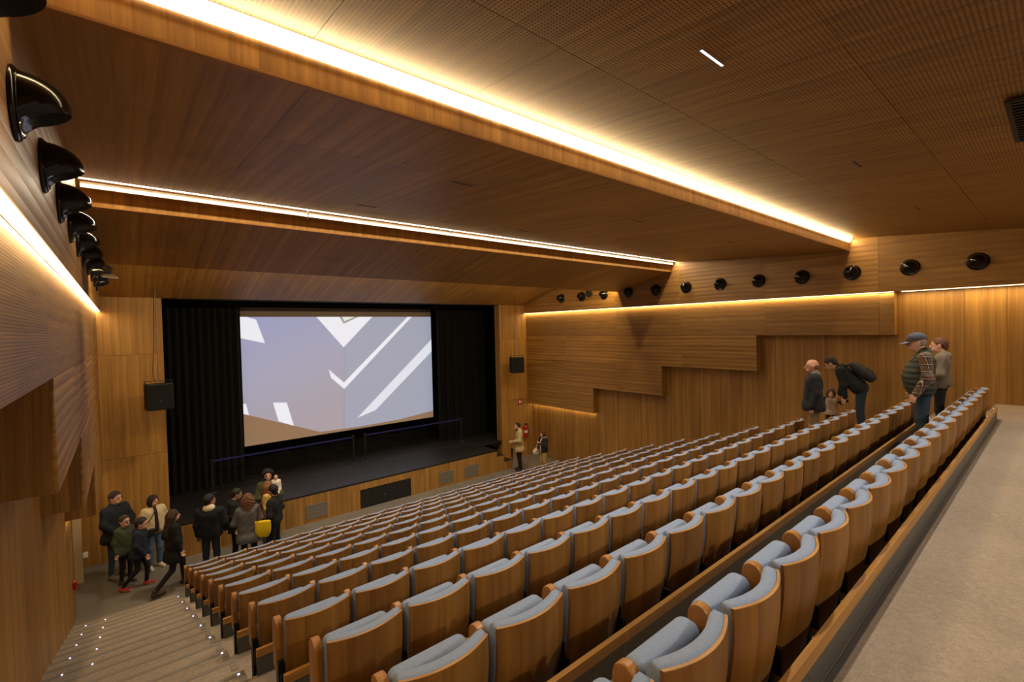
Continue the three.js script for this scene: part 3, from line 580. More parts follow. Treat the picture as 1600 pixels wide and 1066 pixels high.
function net(f, [lo, hi], c) {                                      // surface net of f = 0
  const n = [0, 1, 2].map((i) => Math.ceil((hi[i] - lo[i]) / c) + 2), [nx, ny, nz] = n, F = new Float32Array(nx * ny * nz), id = new Int32Array(nx * ny * nz).fill(-1);
  for (let k = 0, p = 0; k < nz; k++) for (let j = 0; j < ny; j++) for (let i = 0; i < nx; i++, p++) F[p] = f(lo[0] + i * c, lo[1] + j * c, lo[2] + k * c);
  const S = [1, nx, nx * ny], pos = [], nor = [], idx = [];
  for (let k = 0; k < nz - 1; k++) for (let j = 0; j < ny - 1; j++) for (let i = 0; i < nx - 1; i++) {
    const p = i + j * nx + k * nx * ny; let m = 0;
    for (let q = 0; q < 8; q++) if (F[p + (q & 1) + (q >> 1 & 1) * nx + (q >> 2) * nx * ny] < 0) m |= 1 << q;
    if (m === 0 || m === 255) continue;
    let x = 0, y = 0, z = 0, e = 0;
    for (let q = 0; q < 8; q++) for (let a = 0; a < 3; a++) {
      if (q >> a & 1) continue; const r = q | 1 << a;
      if ((m >> q & 1) === (m >> r & 1)) continue;
      const fa = F[p + (q & 1) + (q >> 1 & 1) * nx + (q >> 2) * nx * ny], fb = F[p + (r & 1) + (r >> 1 & 1) * nx + (r >> 2) * nx * ny], t = fa / (fa - fb);
      x += (q & 1) + (a === 0 ? t : 0); y += (q >> 1 & 1) + (a === 1 ? t : 0); z += (q >> 2) + (a === 2 ? t : 0); e++;
    }
    x = lo[0] + (i + x / e) * c; y = lo[1] + (j + y / e) * c; z = lo[2] + (k + z / e) * c;
    const h = c * 0.5, gx = f(x + h, y, z) - f(x - h, y, z), gy = f(x, y + h, z) - f(x, y - h, z), gz = f(x, y, z + h) - f(x, y, z - h), l = Math.hypot(gx, gy, gz) || 1;
    id[p] = pos.length / 3; pos.push(x, y, z); nor.push(gx / l, gy / l, gz / l);
  }
  for (let k = 1; k < nz - 1; k++) for (let j = 1; j < ny - 1; j++) for (let i = 1; i < nx - 1; i++) {
    const p = i + j * nx + k * nx * ny;
    for (let a = 0; a < 3; a++) {
      const q = p + S[a]; if ((F[p] < 0) === (F[q] < 0)) continue;
      const u = S[(a + 1) % 3], v = S[(a + 2) % 3], A = id[p], B = id[p - u], C = id[p - u - v], D = id[p - v];
      if (A < 0 || B < 0 || C < 0 || D < 0) continue;
      if (F[p] < 0) idx.push(A, B, C, A, C, D); else idx.push(A, C, B, A, D, C);
    }
  }
  const g = new THREE.BufferGeometry(); g.setAttribute('position', new THREE.Float32BufferAttribute(pos, 3)); g.setAttribute('normal', new THREE.Float32BufferAttribute(nor, 3)); g.setIndex(idx);
  return g;
}
const cloth = (c, rough = 0.9) => std({ color: hex(c), roughness: rough });
const SKIN = { fair: '#d3a083', tan: '#bf8a68' };
function handPrims(w, dir, thumbSide, s, curl) {                    // palm, four fingers and a thumb from the wrist w along dir
  const d = new THREE.Vector3(...dir).normalize(), t = new THREE.Vector3(...thumbSide); t.addScaledVector(d, -t.dot(d)).normalize(); const n = new THREE.Vector3().crossVectors(d, t);
  const P = (a, b, c) => [w[0] + (d.x * a + t.x * b + n.x * c) * s, w[1] + (d.y * a + t.y * b + n.y * c) * s, w[2] + (d.z * a + t.z * b + n.z * c) * s], q = [];
  for (const b of [-0.026, -0.009, 0.009, 0.026]) q.push(cap(P(0.01, b * 0.6, 0), P(0.085, b, 0), 0.015 * s, 0.0125 * s));
  [[-0.03, 0.055], [-0.0105, 0.073], [0.0105, 0.08], [0.031, 0.07]].forEach(([b, l]) => { const m = P(0.09 + l * 0.5, b * 1.08, curl * 0.012), e = P(0.09 + l * (1 - curl * 0.3), b * 1.05, curl * 0.045); q.push(cap(P(0.085, b, 0), m, 0.0095 * s, 0.0088 * s), cap(m, e, 0.0088 * s, 0.0075 * s)); });
  const k = P(0.055, 0.05, 0.006); q.push(cap(P(0.02, 0.024, 0), k, 0.014 * s, 0.011 * s), cap(k, P(0.09, 0.06, 0.014), 0.0108 * s, 0.0088 * s));
  return q;
}
const HANDS_DOWN = { L: [[0.235, 1.14, -0.03], [0.25, 0.9, 0.04]], R: [[-0.235, 1.14, -0.03], [-0.25, 0.9, 0.04]] };
const STAND = { L: [[0.1, 0.5, 0.015], [0.105, 0.085, -0.03]], R: [[-0.1, 0.5, 0.015], [-0.105, 0.085, -0.03]] };
function person(o) {
  const s = o.h / 1.75, cell = (o.cell ?? 0.019), lean = o.lean ?? 0, wide = o.wide ?? 1, K = o.headK ?? (o.child ? 1.28 : 1.1);
  const g = thing('person', o.label, 'person', o.at, o.yaw);
  const sc = (p) => [p[0] * s, p[1] * s, p[2] * s];
  const up = (p) => { const dy = p[1] - 0.92, dz = p[2], c = Math.cos(lean), n = Math.sin(lean); return sc([p[0], 0.92 + dy * c - dz * n, dy * n + dz * c]); };
  const arms = { ...HANDS_DOWN, ...(o.arms ?? {}) }, legs = { ...STAND, ...(o.legs ?? {}) }, belly = o.belly ?? 0;
  const A = {}; for (const k of ['L', 'R']) A[k] = arms[k].map((p, i) => (o.arms?.[k] ? sc(p) : up(p)));
  const Lg = {}; for (const k of ['L', 'R']) Lg[k] = legs[k].map(sc);
  const sx = { L: 1, R: -1 }, sh = { L: up([0.175 * wide, 1.41, -0.01]), R: up([-0.175 * wide, 1.41, -0.01]) };
  const r = (v) => v * s;
  // head and hair
  const hp = o.head ?? {}, Hc = up(hp.at ?? [0, 1.63, 0.02]), hm = new THREE.Matrix4().makeRotationFromEuler(new THREE.Euler((hp.pitch ?? 0) + lean * 0.6, hp.yaw ?? 0, hp.roll ?? 0, 'YXZ')); hm.scale(new THREE.Vector3(s * K, s * K, s * K)); hm.setPosition(...Hc);
  const hq = [ell([0, 0.022, -0.008], [0.076, 0.096, 0.094]), ell([0, -0.052, 0.02], [0.057, 0.068, 0.066]), cap([0, 0.012, 0.086], [0, -0.02, 0.106], 0.01, 0.0145), cap([0.076, 0.008, -0.012], [0.072, -0.03, -0.006], 0.013, 0.009), cap([-0.076, 0.008, -0.012], [-0.072, -0.03, -0.006], 0.013, 0.009), cap([0, -0.08, -0.02], [0, -0.19, -0.035], 0.052, 0.056), cap([-0.016, -0.062, 0.08], [0.016, -0.062, 0.08], 0.011)];
  const hf0 = field(hq, 0.03), hf = (x, y, z) => Math.max(hf0(x, y, z), 0.013 - Math.hypot(Math.abs(x) - 0.031, y - 0.012, z - 0.101));
  const headGeo = net(hf, bounds(hq, 0.02), o.cell ? 0.0062 : 0.0085).applyMatrix4(hm);
  // body under the clothes
  const core = [cap(up([-0.08, 1.32, 0]), up([0.08, 1.32, 0]), r(0.09)), cap(up([-0.06, 1.1, 0.01]), up([0.06, 1.1, 0.01]), r(0.085)), cap(up([-0.06, 0.94, 0]), up([0.06, 0.94, 0]), r(0.095)), cap(up([0, 1.38, -0.01]), up([0, 1.52, -0.005]), r(0.055), r(0.05))];
  for (const k of ['L', 'R']) {
    core.push(cap(sh[k], A[k][0], r(0.05), r(0.04)), cap(A[k][0], A[k][1], r(0.04), r(0.029)));
    const hip = sc([0.088 * sx[k], 0.9, 0]); core.push(cap(hip, Lg[k][0], r(0.07), r(0.048)), cap(Lg[k][0], Lg[k][1], r(0.048), r(0.034)));
  }
  const bodyGeos = [headGeo, net(field(core, r(0.04)), bounds(core, 0.03), 0.026)];
  for (const k of ['L', 'R']) {
    if (o.pockets?.includes(k)) continue;
    const e = A[k][0], w = A[k][1], d = [w[0] - e[0], w[1] - e[1], w[2] - e[2]], hd = o.hand?.[k] ?? {};
    const q = handPrims(w, hd.dir ?? V(d, [0, -0.05, 0]), hd.thumb ?? [-0.4 * sx[k], 0.2, 1], s * 0.98, hd.curl ?? 0.7); q.push(cap(V(w, d, -0.25), w, r(0.03), r(0.025)));
    bodyGeos.push(net(field(q, r(0.008)), bounds(q, 0.012), o.cell ? 0.006 : 0.0075));
  }
  part('body', mergeGeometries(bodyGeos), cloth(o.skin ?? SKIN.fair, 0.6), g);
  const eye = (x) => new THREE.SphereGeometry(0.0085, 8, 6).scale(1.25, 0.8, 0.6).translate(x, 0.012, 0.0875);
  part('eyes', mergeGeometries([eye(0.031), eye(-0.031)]).applyMatrix4(hm), cloth('#20140e', 0.3), g);
  part('brows', mergeGeometries([0.032, -0.032].map((x) => new THREE.BoxGeometry(0.036, 0.006, 0.008).translate(x, 0.034, 0.088))).applyMatrix4(hm), cloth(o.hair?.c && o.hair.style !== 'bald' ? o.hair.c : '#4a3626'), g);
  part('mouth', new THREE.SphereGeometry(0.02, 10, 6).scale(1.1, 0.3, 0.35).translate(0, -0.057, 0.0845).applyMatrix4(hm), cloth('#8e4a40', 0.5), g);
  if (o.glasses) { const ring = (x) => new THREE.TorusGeometry(0.024, 0.003, 6, 18).translate(x, 0.01, 0.104); part('glasses', mergeGeometries([ring(0.031), ring(-0.031), new THREE.CylinderGeometry(0.002, 0.002, 0.11, 5).rotateX(Math.PI / 2).translate(0.07, 0.012, 0.05), new THREE.CylinderGeometry(0.002, 0.002, 0.11, 5).rotateX(Math.PI / 2).translate(-0.07, 0.012, 0.05)].map((x) => x.toNonIndexed())).applyMatrix4(hm), M.dark, g); }
  if (o.beard) { const q = [ell([0, -0.065, 0.022], [0.06, 0.062, 0.07])]; part('beard', net((x, y, z) => Math.max(field(q, 0.01)(x, y, z), y + 0.035 - 0.25 * Math.abs(x), 0.01 - z, 0.016 - Math.hypot(x, (y + 0.055) * 1.4, z - 0.085)), bounds(q, 0.02), 0.008).applyMatrix4(hm), cloth(o.beard), g); }
  if (o.hair) {
    const st = o.hair.style, q = [ell([0, 0.032, -0.016], [0.088, 0.1, 0.1])];
    let cut = (x, y, z) => (y - 0.062) * -0.62 + (z - 0.062) * 0.78;
    if (st === 'short') q.push(cap([0, 0.03, -0.05], [0, -0.05, -0.06], 0.065, 0.05));
    if (st === 'bald') { q.length = 0; q.push(ell([0, 0.0, -0.014], [0.081, 0.075, 0.094])); cut = (x, y, z) => Math.max(y - 0.02, z - 0.005, -0.075 - y); }
    if (st === 'receding') cut = (x, y, z) => (y - 0.07) * -0.5 + (z - 0.02) * 0.86;
    if (st === 'bob') { q.push(ell([0, -0.02, -0.025], [0.108, 0.13, 0.09])); cut = (x, y, z) => Math.max((y - 0.045) * -0.55 + (z - 0.062) * 0.83, z - 0.1); }
    if (st === 'long') { q.push(cap([0.03, -0.02, -0.05], [0.03, -0.36, -0.11], 0.085, 0.055), cap([-0.03, -0.02, -0.05], [-0.03, -0.36, -0.11], 0.085, 0.055)); }
    if (st === 'curly') { q.push(ell([0, -0.05, -0.04], [0.13, 0.16, 0.1]), ell([0, -0.18, -0.06], [0.11, 0.11, 0.075])); }
    if (st === 'mop') { q.push(ell([0, 0.03, -0.02], [0.125, 0.125, 0.12])); }
    if (['bob', 'long', 'curly'].includes(st)) { const fo = ell([0, -0.045, 0.105], [0.066, 0.098, 0.095]); cut = (x, y, z) => -ellDist(fo, x, y, z); }
    const wavy = st === 'curly' || st === 'mop' ? 0.011 : 0.0025, f0 = field(q, 0.03);
    part('hair', net((x, y, z) => Math.max(f0(x, y, z) + wavy * Math.sin(x * 130 + z * 60) * Math.sin(y * 110 + x * 40), cut(x, y, z)), bounds(q, 0.03), o.cell ? 0.0075 : 0.0095).applyMatrix4(hm), cloth(o.hair.c, 0.75), g);
  }
  // upper garment
  const T = o.top, th = T.thick ?? 0, hem = T.hem ?? 0.86, torso = [cap(up([-0.085 * wide, 1.33, -0.005]), up([0.085 * wide, 1.33, -0.005]), r(0.106 + th)), cap(up([-0.078 * wide, 1.22, 0.002 + belly * 0.35]), up([0.078 * wide, 1.22, 0.002 + belly * 0.35]), r(0.108 + th + belly * 0.25)), cap(up([-0.072 * wide, 1.04, 0.008 + belly * 0.5]), up([0.072 * wide, 1.04, 0.008 + belly * 0.5]), r(0.11 + th + belly * 0.45)), cap(up([-0.07 * wide, 1.12, 0.01 + belly * 0.6]), up([0.07 * wide, 1.12, 0.01 + belly * 0.6]), r(0.108 + th + belly * 0.5)), cap(up([-0.075 * wide, 0.96, 0.005 + belly * 0.3]), up([0.075 * wide, 0.96, 0.005 + belly * 0.3]), r(0.116 + th + belly * 0.3)), cap(up([-0.15 * wide, 1.41, -0.015]), up([0.15 * wide, 1.41, -0.015]), r(0.052 + th * 0.8))];
  if (hem < 0.84) torso.push(cap(sc([-0.08, hem + 0.06, 0]), sc([0.08, hem + 0.06, 0]), r(0.15 + th)), cap(sc([-0.08, (hem + 0.9) / 2, 0]), sc([0.08, (hem + 0.9) / 2, 0]), r(0.14 + th)));
  if (T.collar !== 0) torso.push(cap(up([-0.028, 1.475, -0.025]), up([0.028, 1.475, -0.025]), r(0.062 + (T.collar ?? 0))));
  if (T.hood) torso.push(cap(up([-0.06, 1.45, -0.09]), up([0.06, 1.45, -0.09]), r(0.06)));
  const sleeves = []; for (const k of ['L', 'R']) {
    const e = A[k][0], w = A[k][1], wEnd = T.short ? V(V(e, [0, 0, 0]), [(w[0] - e[0]) * 0.15, (w[1] - e[1]) * 0.15, (w[2] - e[2]) * 0.15]) : V(w, [e[0] - w[0], e[1] - w[1], e[2] - w[2]], 0.06);
    sleeves.push(cap(sh[k], e, r(0.06 + th * 0.5), r(0.05 + th * 0.5)), cap(e, wEnd, r(0.049 + th * 0.5), r(0.039 + th * 0.35)));
  }
  const hemY = hem * s, quilt = T.quilt ? (x, y, z) => 0.009 * Math.abs(Math.sin(y * 38)) - 0.004 : () => 0;
  const mk = (pr, cutHem, q) => { const f = field(pr, r(0.05)); return net((x, y, z) => Math.max(f(x, y, z) - q(x, y, z) - 0.0045 * Math.sin(y * 31 + x * 17 + 2 * Math.sin(z * 19)) * Math.sin(x * 23 + z * 29 + y * 6), cutHem ? hemY - y - (lean > 0.3 ? 0.2 : 0) : -1), bounds(pr, 0.04), cell); };
  const uvd = (geo) => { const p = geo.attributes.position, u = new Float32Array(p.count * 2); for (let i = 0; i < p.count; i++) { u[2 * i] = (p.getX(i) + p.getZ(i)) * 2.4; u[2 * i + 1] = p.getY(i) * 2.4; } geo.setAttribute('uv', new THREE.BufferAttribute(u, 2)); return geo; };
  if (T.vest) { part('vest', mk(torso, true, quilt), cloth(T.c, 0.55), g, T.label); part('shirt', uvd(mk([...sleeves, cap(sh.L, sh.R, r(0.07))], false, () => 0)), T.vest, g, T.vestLabel); }
  else part(T.name ?? 'jacket', mk([...torso, ...sleeves], true, quilt), T.mat ?? cloth(T.c), g, T.label);
  if (T.lining) part('collar', net((x, y, z) => field([cap(up([-0.03, 1.48, -0.03]), up([0.03, 1.48, -0.03]), r(0.085))], 0.01)(x, y, z) + 0 * x, [V(up([0, 1.48, -0.03]), [-0.14, -0.06, -0.12]), V(up([0, 1.48, -0.03]), [0.14, 0.06, 0.12])], 0.012), cloth(T.lining), g);
  if (T.inner) { const f = field(torso, r(0.05)); part('shirt', net((x, y, z) => Math.max(f(x, y, z) - 0.009, Math.abs(x) - r(0.03 + 0.035 * (1.48 - y / s)), 0.02 - z, r(0.9) - y, y - r(1.5)), [[-0.14, 0.85 * s, 0], [0.14, 1.55 * s, 0.3]], 0.012), cloth(T.inner), g); }
  // trousers
  const tp = [cap(sc([-0.065, 0.93, 0]), sc([0.065, 0.93, 0]), r(0.118 + belly * 0.3))]; const loose = o.trousers.loose ?? 0;
  for (const k of ['L', 'R']) tp.push(cap(sc([0.085 * sx[k], 0.9, 0]), Lg[k][0], r(0.086 + loose), r(0.062 + loose)), cap(Lg[k][0], V(Lg[k][1], [0, 0.02 * s, 0]), r(0.06 + loose), r(0.047 + loose)));
  const tf = field(tp, r(0.025)); part('trousers', net((x, y, z) => Math.max(tf(x, y, z), y - 1.02 * s), bounds(tp, 0.03), cell), cloth(o.trousers.c), g);
  for (const k of ['L', 'R']) {
    const a = Lg[k][1], yb = a[1] - 0.085 * s, q = [cap([a[0], yb + 0.045 * s, a[2] - 0.035 * s], [a[0] * 1.15, yb + 0.035 * s, a[2] + 0.165 * s], r(0.046), r(0.038)), cap([a[0], yb + 0.05 * s, a[2]], V(a, [0, 0.03, 0]), r(0.047), r(0.045))];
    const f = field(q, 0.03), sm = part('shoe', net((x, y, z) => Math.max(f(x, y, z), yb + 0.006 - y), bounds(q, 0.02), 0.012), cloth(o.shoes.c, 0.6), g, o.shoes.label);
    part('sole', net((x, y, z) => Math.max(field([q[0]], 0.01)(x, y, z) - 0.004, yb - y, y - yb - 0.022), bounds([q[0]], 0.02), 0.012), cloth(o.shoes.sole ?? '#1a1714'), sm);
  }
  return { g, A, s, up, hm, sc };
}
// plaid cloth for one shirt
const T_PLAID = dataTex(128, (u, v) => { const a = (u * 4) % 1, b = (v * 4) % 1; let c = [38, 34, 32]; if (a < 0.34) c = mixc(c, [120, 104, 88], 0.55); if (b < 0.34) c = mixc(c, [120, 104, 88], 0.55); if (Math.abs(a - 0.6) < 0.03 || Math.abs(b - 0.6) < 0.03) c = [206, 190, 168]; if (Math.abs(a - 0.85) < 0.03 || Math.abs(b - 0.85) < 0.03) c = [150, 92, 52]; return c; });
const PI = Math.PI;
// visitors between stage and front row
person({ label: 'man in a navy jacket and jeans smiling beside the oak stage wall', at: [-0.22, FLOOR, -13.15], yaw: 0.55, h: 1.86, top: { c: '#121722', hem: 0.76, thick: 0.03, collar: 0.022 }, trousers: { c: '#2f4258' }, shoes: { c: '#6f685c', sole: '#8a8478' }, hair: { style: 'short', c: '#2a2019' }, skin: SKIN.fair, arms: { L: [[0.25, 1.16, 0.06], [0.14, 1.0, 0.2]], R: [[-0.25, 1.16, 0.06], [-0.12, 0.98, 0.2]] }, head: { yaw: 0.25, pitch: 0.1 } });
person({ label: 'child with glasses in an olive green jacket in front of the navy jacket man', at: [-0.08, FLOOR, -12.7], yaw: 0.6, h: 1.42, child: true, glasses: true, top: { c: '#39402a', hem: 0.8, thick: 0.02, hood: true }, trousers: { c: '#17171a' }, shoes: { c: '#2b2b2b', sole: '#7c7a75' }, hair: { style: 'short', c: '#38291d' }, arms: { L: [[0.23, 1.15, 0.03], [0.06, 1.0, 0.2]] } });
person({ label: 'boy in a navy hooded jacket and red sneakers stepping along the floor', at: [0.13, FLOOR, -12.3], yaw: 1.2, h: 1.43, child: true, lean: 0.1, top: { c: '#161d2d', hem: 0.8, thick: 0.025, hood: true }, trousers: { c: '#11141c' }, shoes: { c: '#b2351c', sole: '#e6ddd2', label: 'red sneaker with white sole' }, hair: { style: 'short', c: '#241a13' }, legs: { L: [[0.1, 0.5, 0.14], [0.11, 0.085, 0.1]], R: [[-0.1, 0.5, 0.0], [-0.11, 0.1, -0.33]] }, arms: { R: [[-0.25, 1.15, 0.05], [-0.22, 0.9, 0.22]] }, head: { pitch: 0.08 } });
person({ label: 'woman in a cream jacket and blue jeans with a black shoulder bag', at: [0.42, FLOOR, -13.12], yaw: 0.35, h: 1.63, top: { c: '#c9b48e', hem: 0.86, thick: 0.035, inner: '#2b0f12' }, trousers: { c: '#4d6078', loose: 0.012 }, shoes: { c: '#cdbfa4', sole: '#ddd3bf', label: 'cream sneaker' }, hair: { style: 'bob', c: '#1f1210' }, pockets: ['L', 'R'], arms: { L: [[0.3, 1.12, -0.02], [0.17, 0.9, 0.12]], R: [[-0.3, 1.12, -0.02], [-0.17, 0.9, 0.12]] }, head: { yaw: 0.3, roll: -0.12 } });
person({ label: 'long haired woman in a black coat striding towards the front row', at: [0.68, FLOOR, -11.75], yaw: 1.9, h: 1.62, top: { c: '#0a0a0b', hem: 0.62, thick: 0.02 }, trousers: { c: '#15110e' }, shoes: { c: '#3d2415', sole: '#22160e', label: 'brown ankle boot' }, hair: { style: 'long', c: '#3a2314' }, legs: { L: [[0.09, 0.51, 0.2], [0.1, 0.085, 0.22]], R: [[-0.09, 0.47, -0.08], [-0.1, 0.13, -0.42]] }, pockets: ['L'], arms: { L: [[0.25, 1.13, -0.06], [0.2, 0.92, 0.1]] }, head: { yaw: -0.2 } });
person({ label: 'man seen from behind in a dark jacket with cream fleece collar', at: [1.32, FLOOR, -11.72], yaw: 2.7, h: 1.79, wide: 1.12, top: { c: '#0d0f14', hem: 0.88, thick: 0.03, lining: '#d8c7a4' }, trousers: { c: '#1a2430' }, shoes: { c: '#8a857c', sole: '#c5beb2' }, hair: { style: 'short', c: '#17120e' }, skin: SKIN.tan, head: { yaw: -0.7 }, arms: { R: [[-0.27, 1.14, 0.02], [-0.22, 0.93, 0.2]] } });
person({ label: 'dark haired man in a black hooded jacket looking down between two visitors', at: [1.84, FLOOR, -12.15], yaw: 1.3, h: 1.68, top: { c: '#0b0b0c', hem: 0.78, thick: 0.025, hood: true }, trousers: { c: '#0e0e10' }, shoes: { c: '#101010' }, hair: { style: 'short', c: '#21170f' }, glasses: true, head: { pitch: 0.3, yaw: 0.2, at: [0, 1.62, 0.06] }, arms: { L: [[0.24, 1.14, 0.05], [0.12, 1.02, 0.26]] } });
const curly = person({ label: 'curly haired woman seen from behind in a long grey wool coat', at: [2.0, FLOOR, -11.5], yaw: 2.95, h: 1.69, top: { c: '#5f5b57', hem: 0.68, thick: 0.03 }, trousers: { c: '#0e0e0e' }, shoes: { c: '#131313' }, hair: { style: 'curly', c: '#6b4526' }, arms: { L: [[0.29, 1.12, 0.02], [0.24, 0.98, 0.22]], R: [[-0.23, 1.16, 0.0], [-0.16, 1.18, 0.22]] } });
person({ label: 'fair haired woman with a yellow scarf half hidden behind the men', at: [2.56, FLOOR, -12.27], yaw: 1.2, h: 1.66, top: { c: '#c3a152', hem: 0.86, thick: 0.02 }, trousers: { c: '#202020' }, shoes: { c: '#181818' }, hair: { style: 'long', c: '#7a4f2a' }, head: { yaw: 0.6 } });
person({ label: 'man in a dark overshirt over a blue shirt with bare forearm by the front row', at: [2.56, FLOOR, -11.66], yaw: -2.3, h: 1.72, top: { c: '#14120f', hem: 0.84, thick: 0.025, short: true, inner: '#33425a' }, trousers: { c: '#0d0d0e' }, shoes: { c: '#141414' }, hair: { style: 'short', c: '#100c0a' }, skin: SKIN.tan, head: { yaw: -0.3, pitch: 0.1 }, arms: { R: [[-0.27, 1.13, -0.02], [-0.17, 0.92, 0.2]], L: [[0.27, 1.13, -0.02], [0.2, 0.92, 0.18]] } });
person({ label: 'bearded man with dark curly hair in a green hoodie holding a baby', at: [2.7, FLOOR, -12.88], yaw: -0.1, h: 1.76, top: { c: '#454a26', hem: 0.86, thick: 0.025, hood: true }, trousers: { c: '#1a1a1c' }, shoes: { c: '#1c1c1c' }, hair: { style: 'mop', c: '#1b120c' }, beard: '#2a1c12', arms: { L: [[0.27, 1.13, 0.05], [0.06, 1.12, 0.27]], R: [[-0.27, 1.13, 0.05], [0.1, 1.05, 0.27]] }, hand: { L: { dir: [-1, 0.2, 0.1] }, R: { dir: [1, 0.2, 0.1] } } });
{                                                                   // baby in his arms
  const b = person({ label: 'baby in white held in the arms of the green hoodie man', at: [2.82, FLOOR + 0.98, -12.58], yaw: -0.4, h: 0.62, child: true, top: { c: '#ddd2c2', hem: 0.8, thick: 0.05, name: 'romper' }, trousers: { c: '#d5cabb', loose: 0.02 }, shoes: { c: '#cfc4b5', sole: '#cfc4b5' }, hair: { style: 'receding', c: '#b98a56' }, legs: { L: [[0.14, 0.72, 0.22], [0.15, 0.45, 0.1]], R: [[-0.14, 0.72, 0.22], [-0.15, 0.45, 0.1]] }, cell: 0.014 });
  b.hm; b.g.scale.setScalar(1.12);
}
person({ label: 'man in a beige trench coat and black trousers by the stage steps', at: [11.02, FLOOR, -12.84], yaw: -2.15, h: 1.74, top: { c: '#b39a6c', hem: 0.72, thick: 0.03, collar: 0.02, name: 'trench_coat' }, trousers: { c: '#0b0b0b', loose: 0.012 }, shoes: { c: '#0b0b0b' }, hair: { style: 'receding', c: '#17100b' }, beard: '#1c130d', head: { pitch: 0.25, at: [0, 1.62, 0.06] }, arms: { L: [[0.27, 1.14, 0.02], [0.18, 1.12, 0.27]], R: [[-0.25, 1.13, -0.02], [-0.24, 0.88, 0.08]] } });
person({ label: 'woman with reddish hair, scarf and yellow skirt beside the right wall', at: [11.45, FLOOR, -12.02], yaw: -1.7, h: 1.5, top: { c: '#15161c', hem: 0.86, thick: 0.03, inner: '#cdb997', lining: '#c7b08a' }, trousers: { c: '#a58a4e', loose: 0.03 }, shoes: { c: '#d9d0c0' }, hair: { style: 'bob', c: '#4a2313' }, arms: { L: [[0.25, 1.14, 0.04], [0.06, 1.28, 0.2]], R: [[-0.25, 1.14, 0.02], [-0.1, 1.02, 0.22]] } });
// visitors on the upper rows
person({ label: 'bald man in a black jacket and beige trousers standing between seat rows', at: [10.34, plat(2), -3.17], yaw: PI + 0.4, h: 1.8, cell: 0.016, top: { c: '#0f0d0b', hem: 0.8, thick: 0.035, collar: 0.012, lining: '#6d6457' }, trousers: { c: '#8b7452', loose: 0.012 }, shoes: { c: '#2b241d' }, hair: { style: 'bald', c: '#6b4a30' }, skin: SKIN.tan, head: { pitch: 0.1 } });
const bend = person({ label: 'man in a black jacket bending down to hold the hand of a child', at: [11.9, plat(2) + RISE / 2, -2.76], yaw: PI + 0.12, h: 1.84, cell: 0.016, lean: 0.78, top: { c: '#0d0c0b', hem: 0.9, thick: 0.025, hood: true }, trousers: { c: '#1c2735' }, shoes: { c: '#1a1512' }, hair: { style: 'short', c: '#2c1c12' }, skin: SKIN.tan, head: { pitch: 0.2 }, legs: { L: [[0.11, 0.5, 0.03], [0.11, 0.085, 0.0]], R: [[-0.11, 0.5, 0.03], [-0.11, 0.085, -0.02]] }, arms: { L: [[0.2, 1.0, 0.28], [0.16, 0.74, 0.25]], R: [[-0.19, 1.0, 0.34], [-0.12, 0.76, 0.38]] }, hand: { L: { dir: [-0.1, -1, 0.3] }, R: { dir: [0, -1, 0.2] } } });
person({ label: 'small child with a brown bob raising one hand between the two men', at: [12.1, plat(2), -3.37], yaw: -1.2, h: 1.02, child: true, headK: 1.5, cell: 0.013, top: { c: '#9c7f69', hem: 0.8, thick: 0.03, name: 'vest', vest: cloth('#0f0d0d'), vestLabel: 'black sleeves' }, trousers: { c: '#2a2420' }, shoes: { c: '#8a6a5a' }, hair: { style: 'bob', c: '#4b2e18' }, arms: { R: [[-0.3, 1.25, 0.05], [-0.33, 1.55, 0.1]], L: [[0.32, 1.28, 0.05], [0.52, 1.38, 0.08]] }, hand: { R: { dir: [0, 1, 0.1], thumb: [1, 0, 0], curl: 0.1 }, L: { dir: [1, 0.3, 0] } } });
const capMan = person({ label: 'man in a quilted green vest, plaid shirt and grey cap standing between rows', at: [9.12, plat(0), -1.37], yaw: PI + 0.25, h: 1.74, cell: 0.013, wide: 1.1, belly: 0.07, glasses: true, top: { c: '#2b3020', hem: 0.86, thick: 0.035, quilt: true, collar: 0.016, vest: std({ map: T_PLAID, roughness: 0.9 }), vestLabel: 'plaid shirt sleeves', label: 'quilted dark green vest' }, trousers: { c: '#2a3849', loose: 0.012 }, shoes: { c: '#2b241d' }, hair: { style: 'bald', c: '#8a8178' }, head: { pitch: 0.18, at: [0, 1.62, 0.07] }, arms: { L: [[0.29, 1.13, -0.03], [0.28, 0.88, 0.1]], R: [[-0.29, 1.13, -0.03], [-0.28, 0.88, 0.08]] } });
{                                                                   // cap: crown, visor and button, worn on the head
  const q = [ell([0, 0.04, -0.012], [0.096, 0.098, 0.112])], cf = field(q, 0.01);
  const c = new THREE.Group(); c.name = 'cap'; capMan.g.add(c);
  const crown = net((x, y, z) => Math.max(Math.abs(cf(x, y, z)) - 0.005, 0.035 - y), bounds(q, 0.03), 0.007).applyMatrix4(capMan.hm);
  const visor = net((x, y, z) => Math.max(Math.hypot(x / 0.088, (z - 0.075) / 0.11) - 1, Math.abs(y - 0.04 + (z - 0.08) * 0.25 + x * x * 2.4) - 0.005, 0.07 - z) * 0.05, [[-0.12, -0.03, 0.04], [0.12, 0.08, 0.22]], 0.006).applyMatrix4(capMan.hm);
  part('crown', crown, cloth('#474a58'), c, 'slate grey cap crown'); part('visor', visor, cloth('#5d5f70'), c); part('button', new THREE.SphereGeometry(0.011, 10, 6).translate(0, 0.142, -0.012).applyMatrix4(capMan.hm), cloth('#474a58'), c);
}
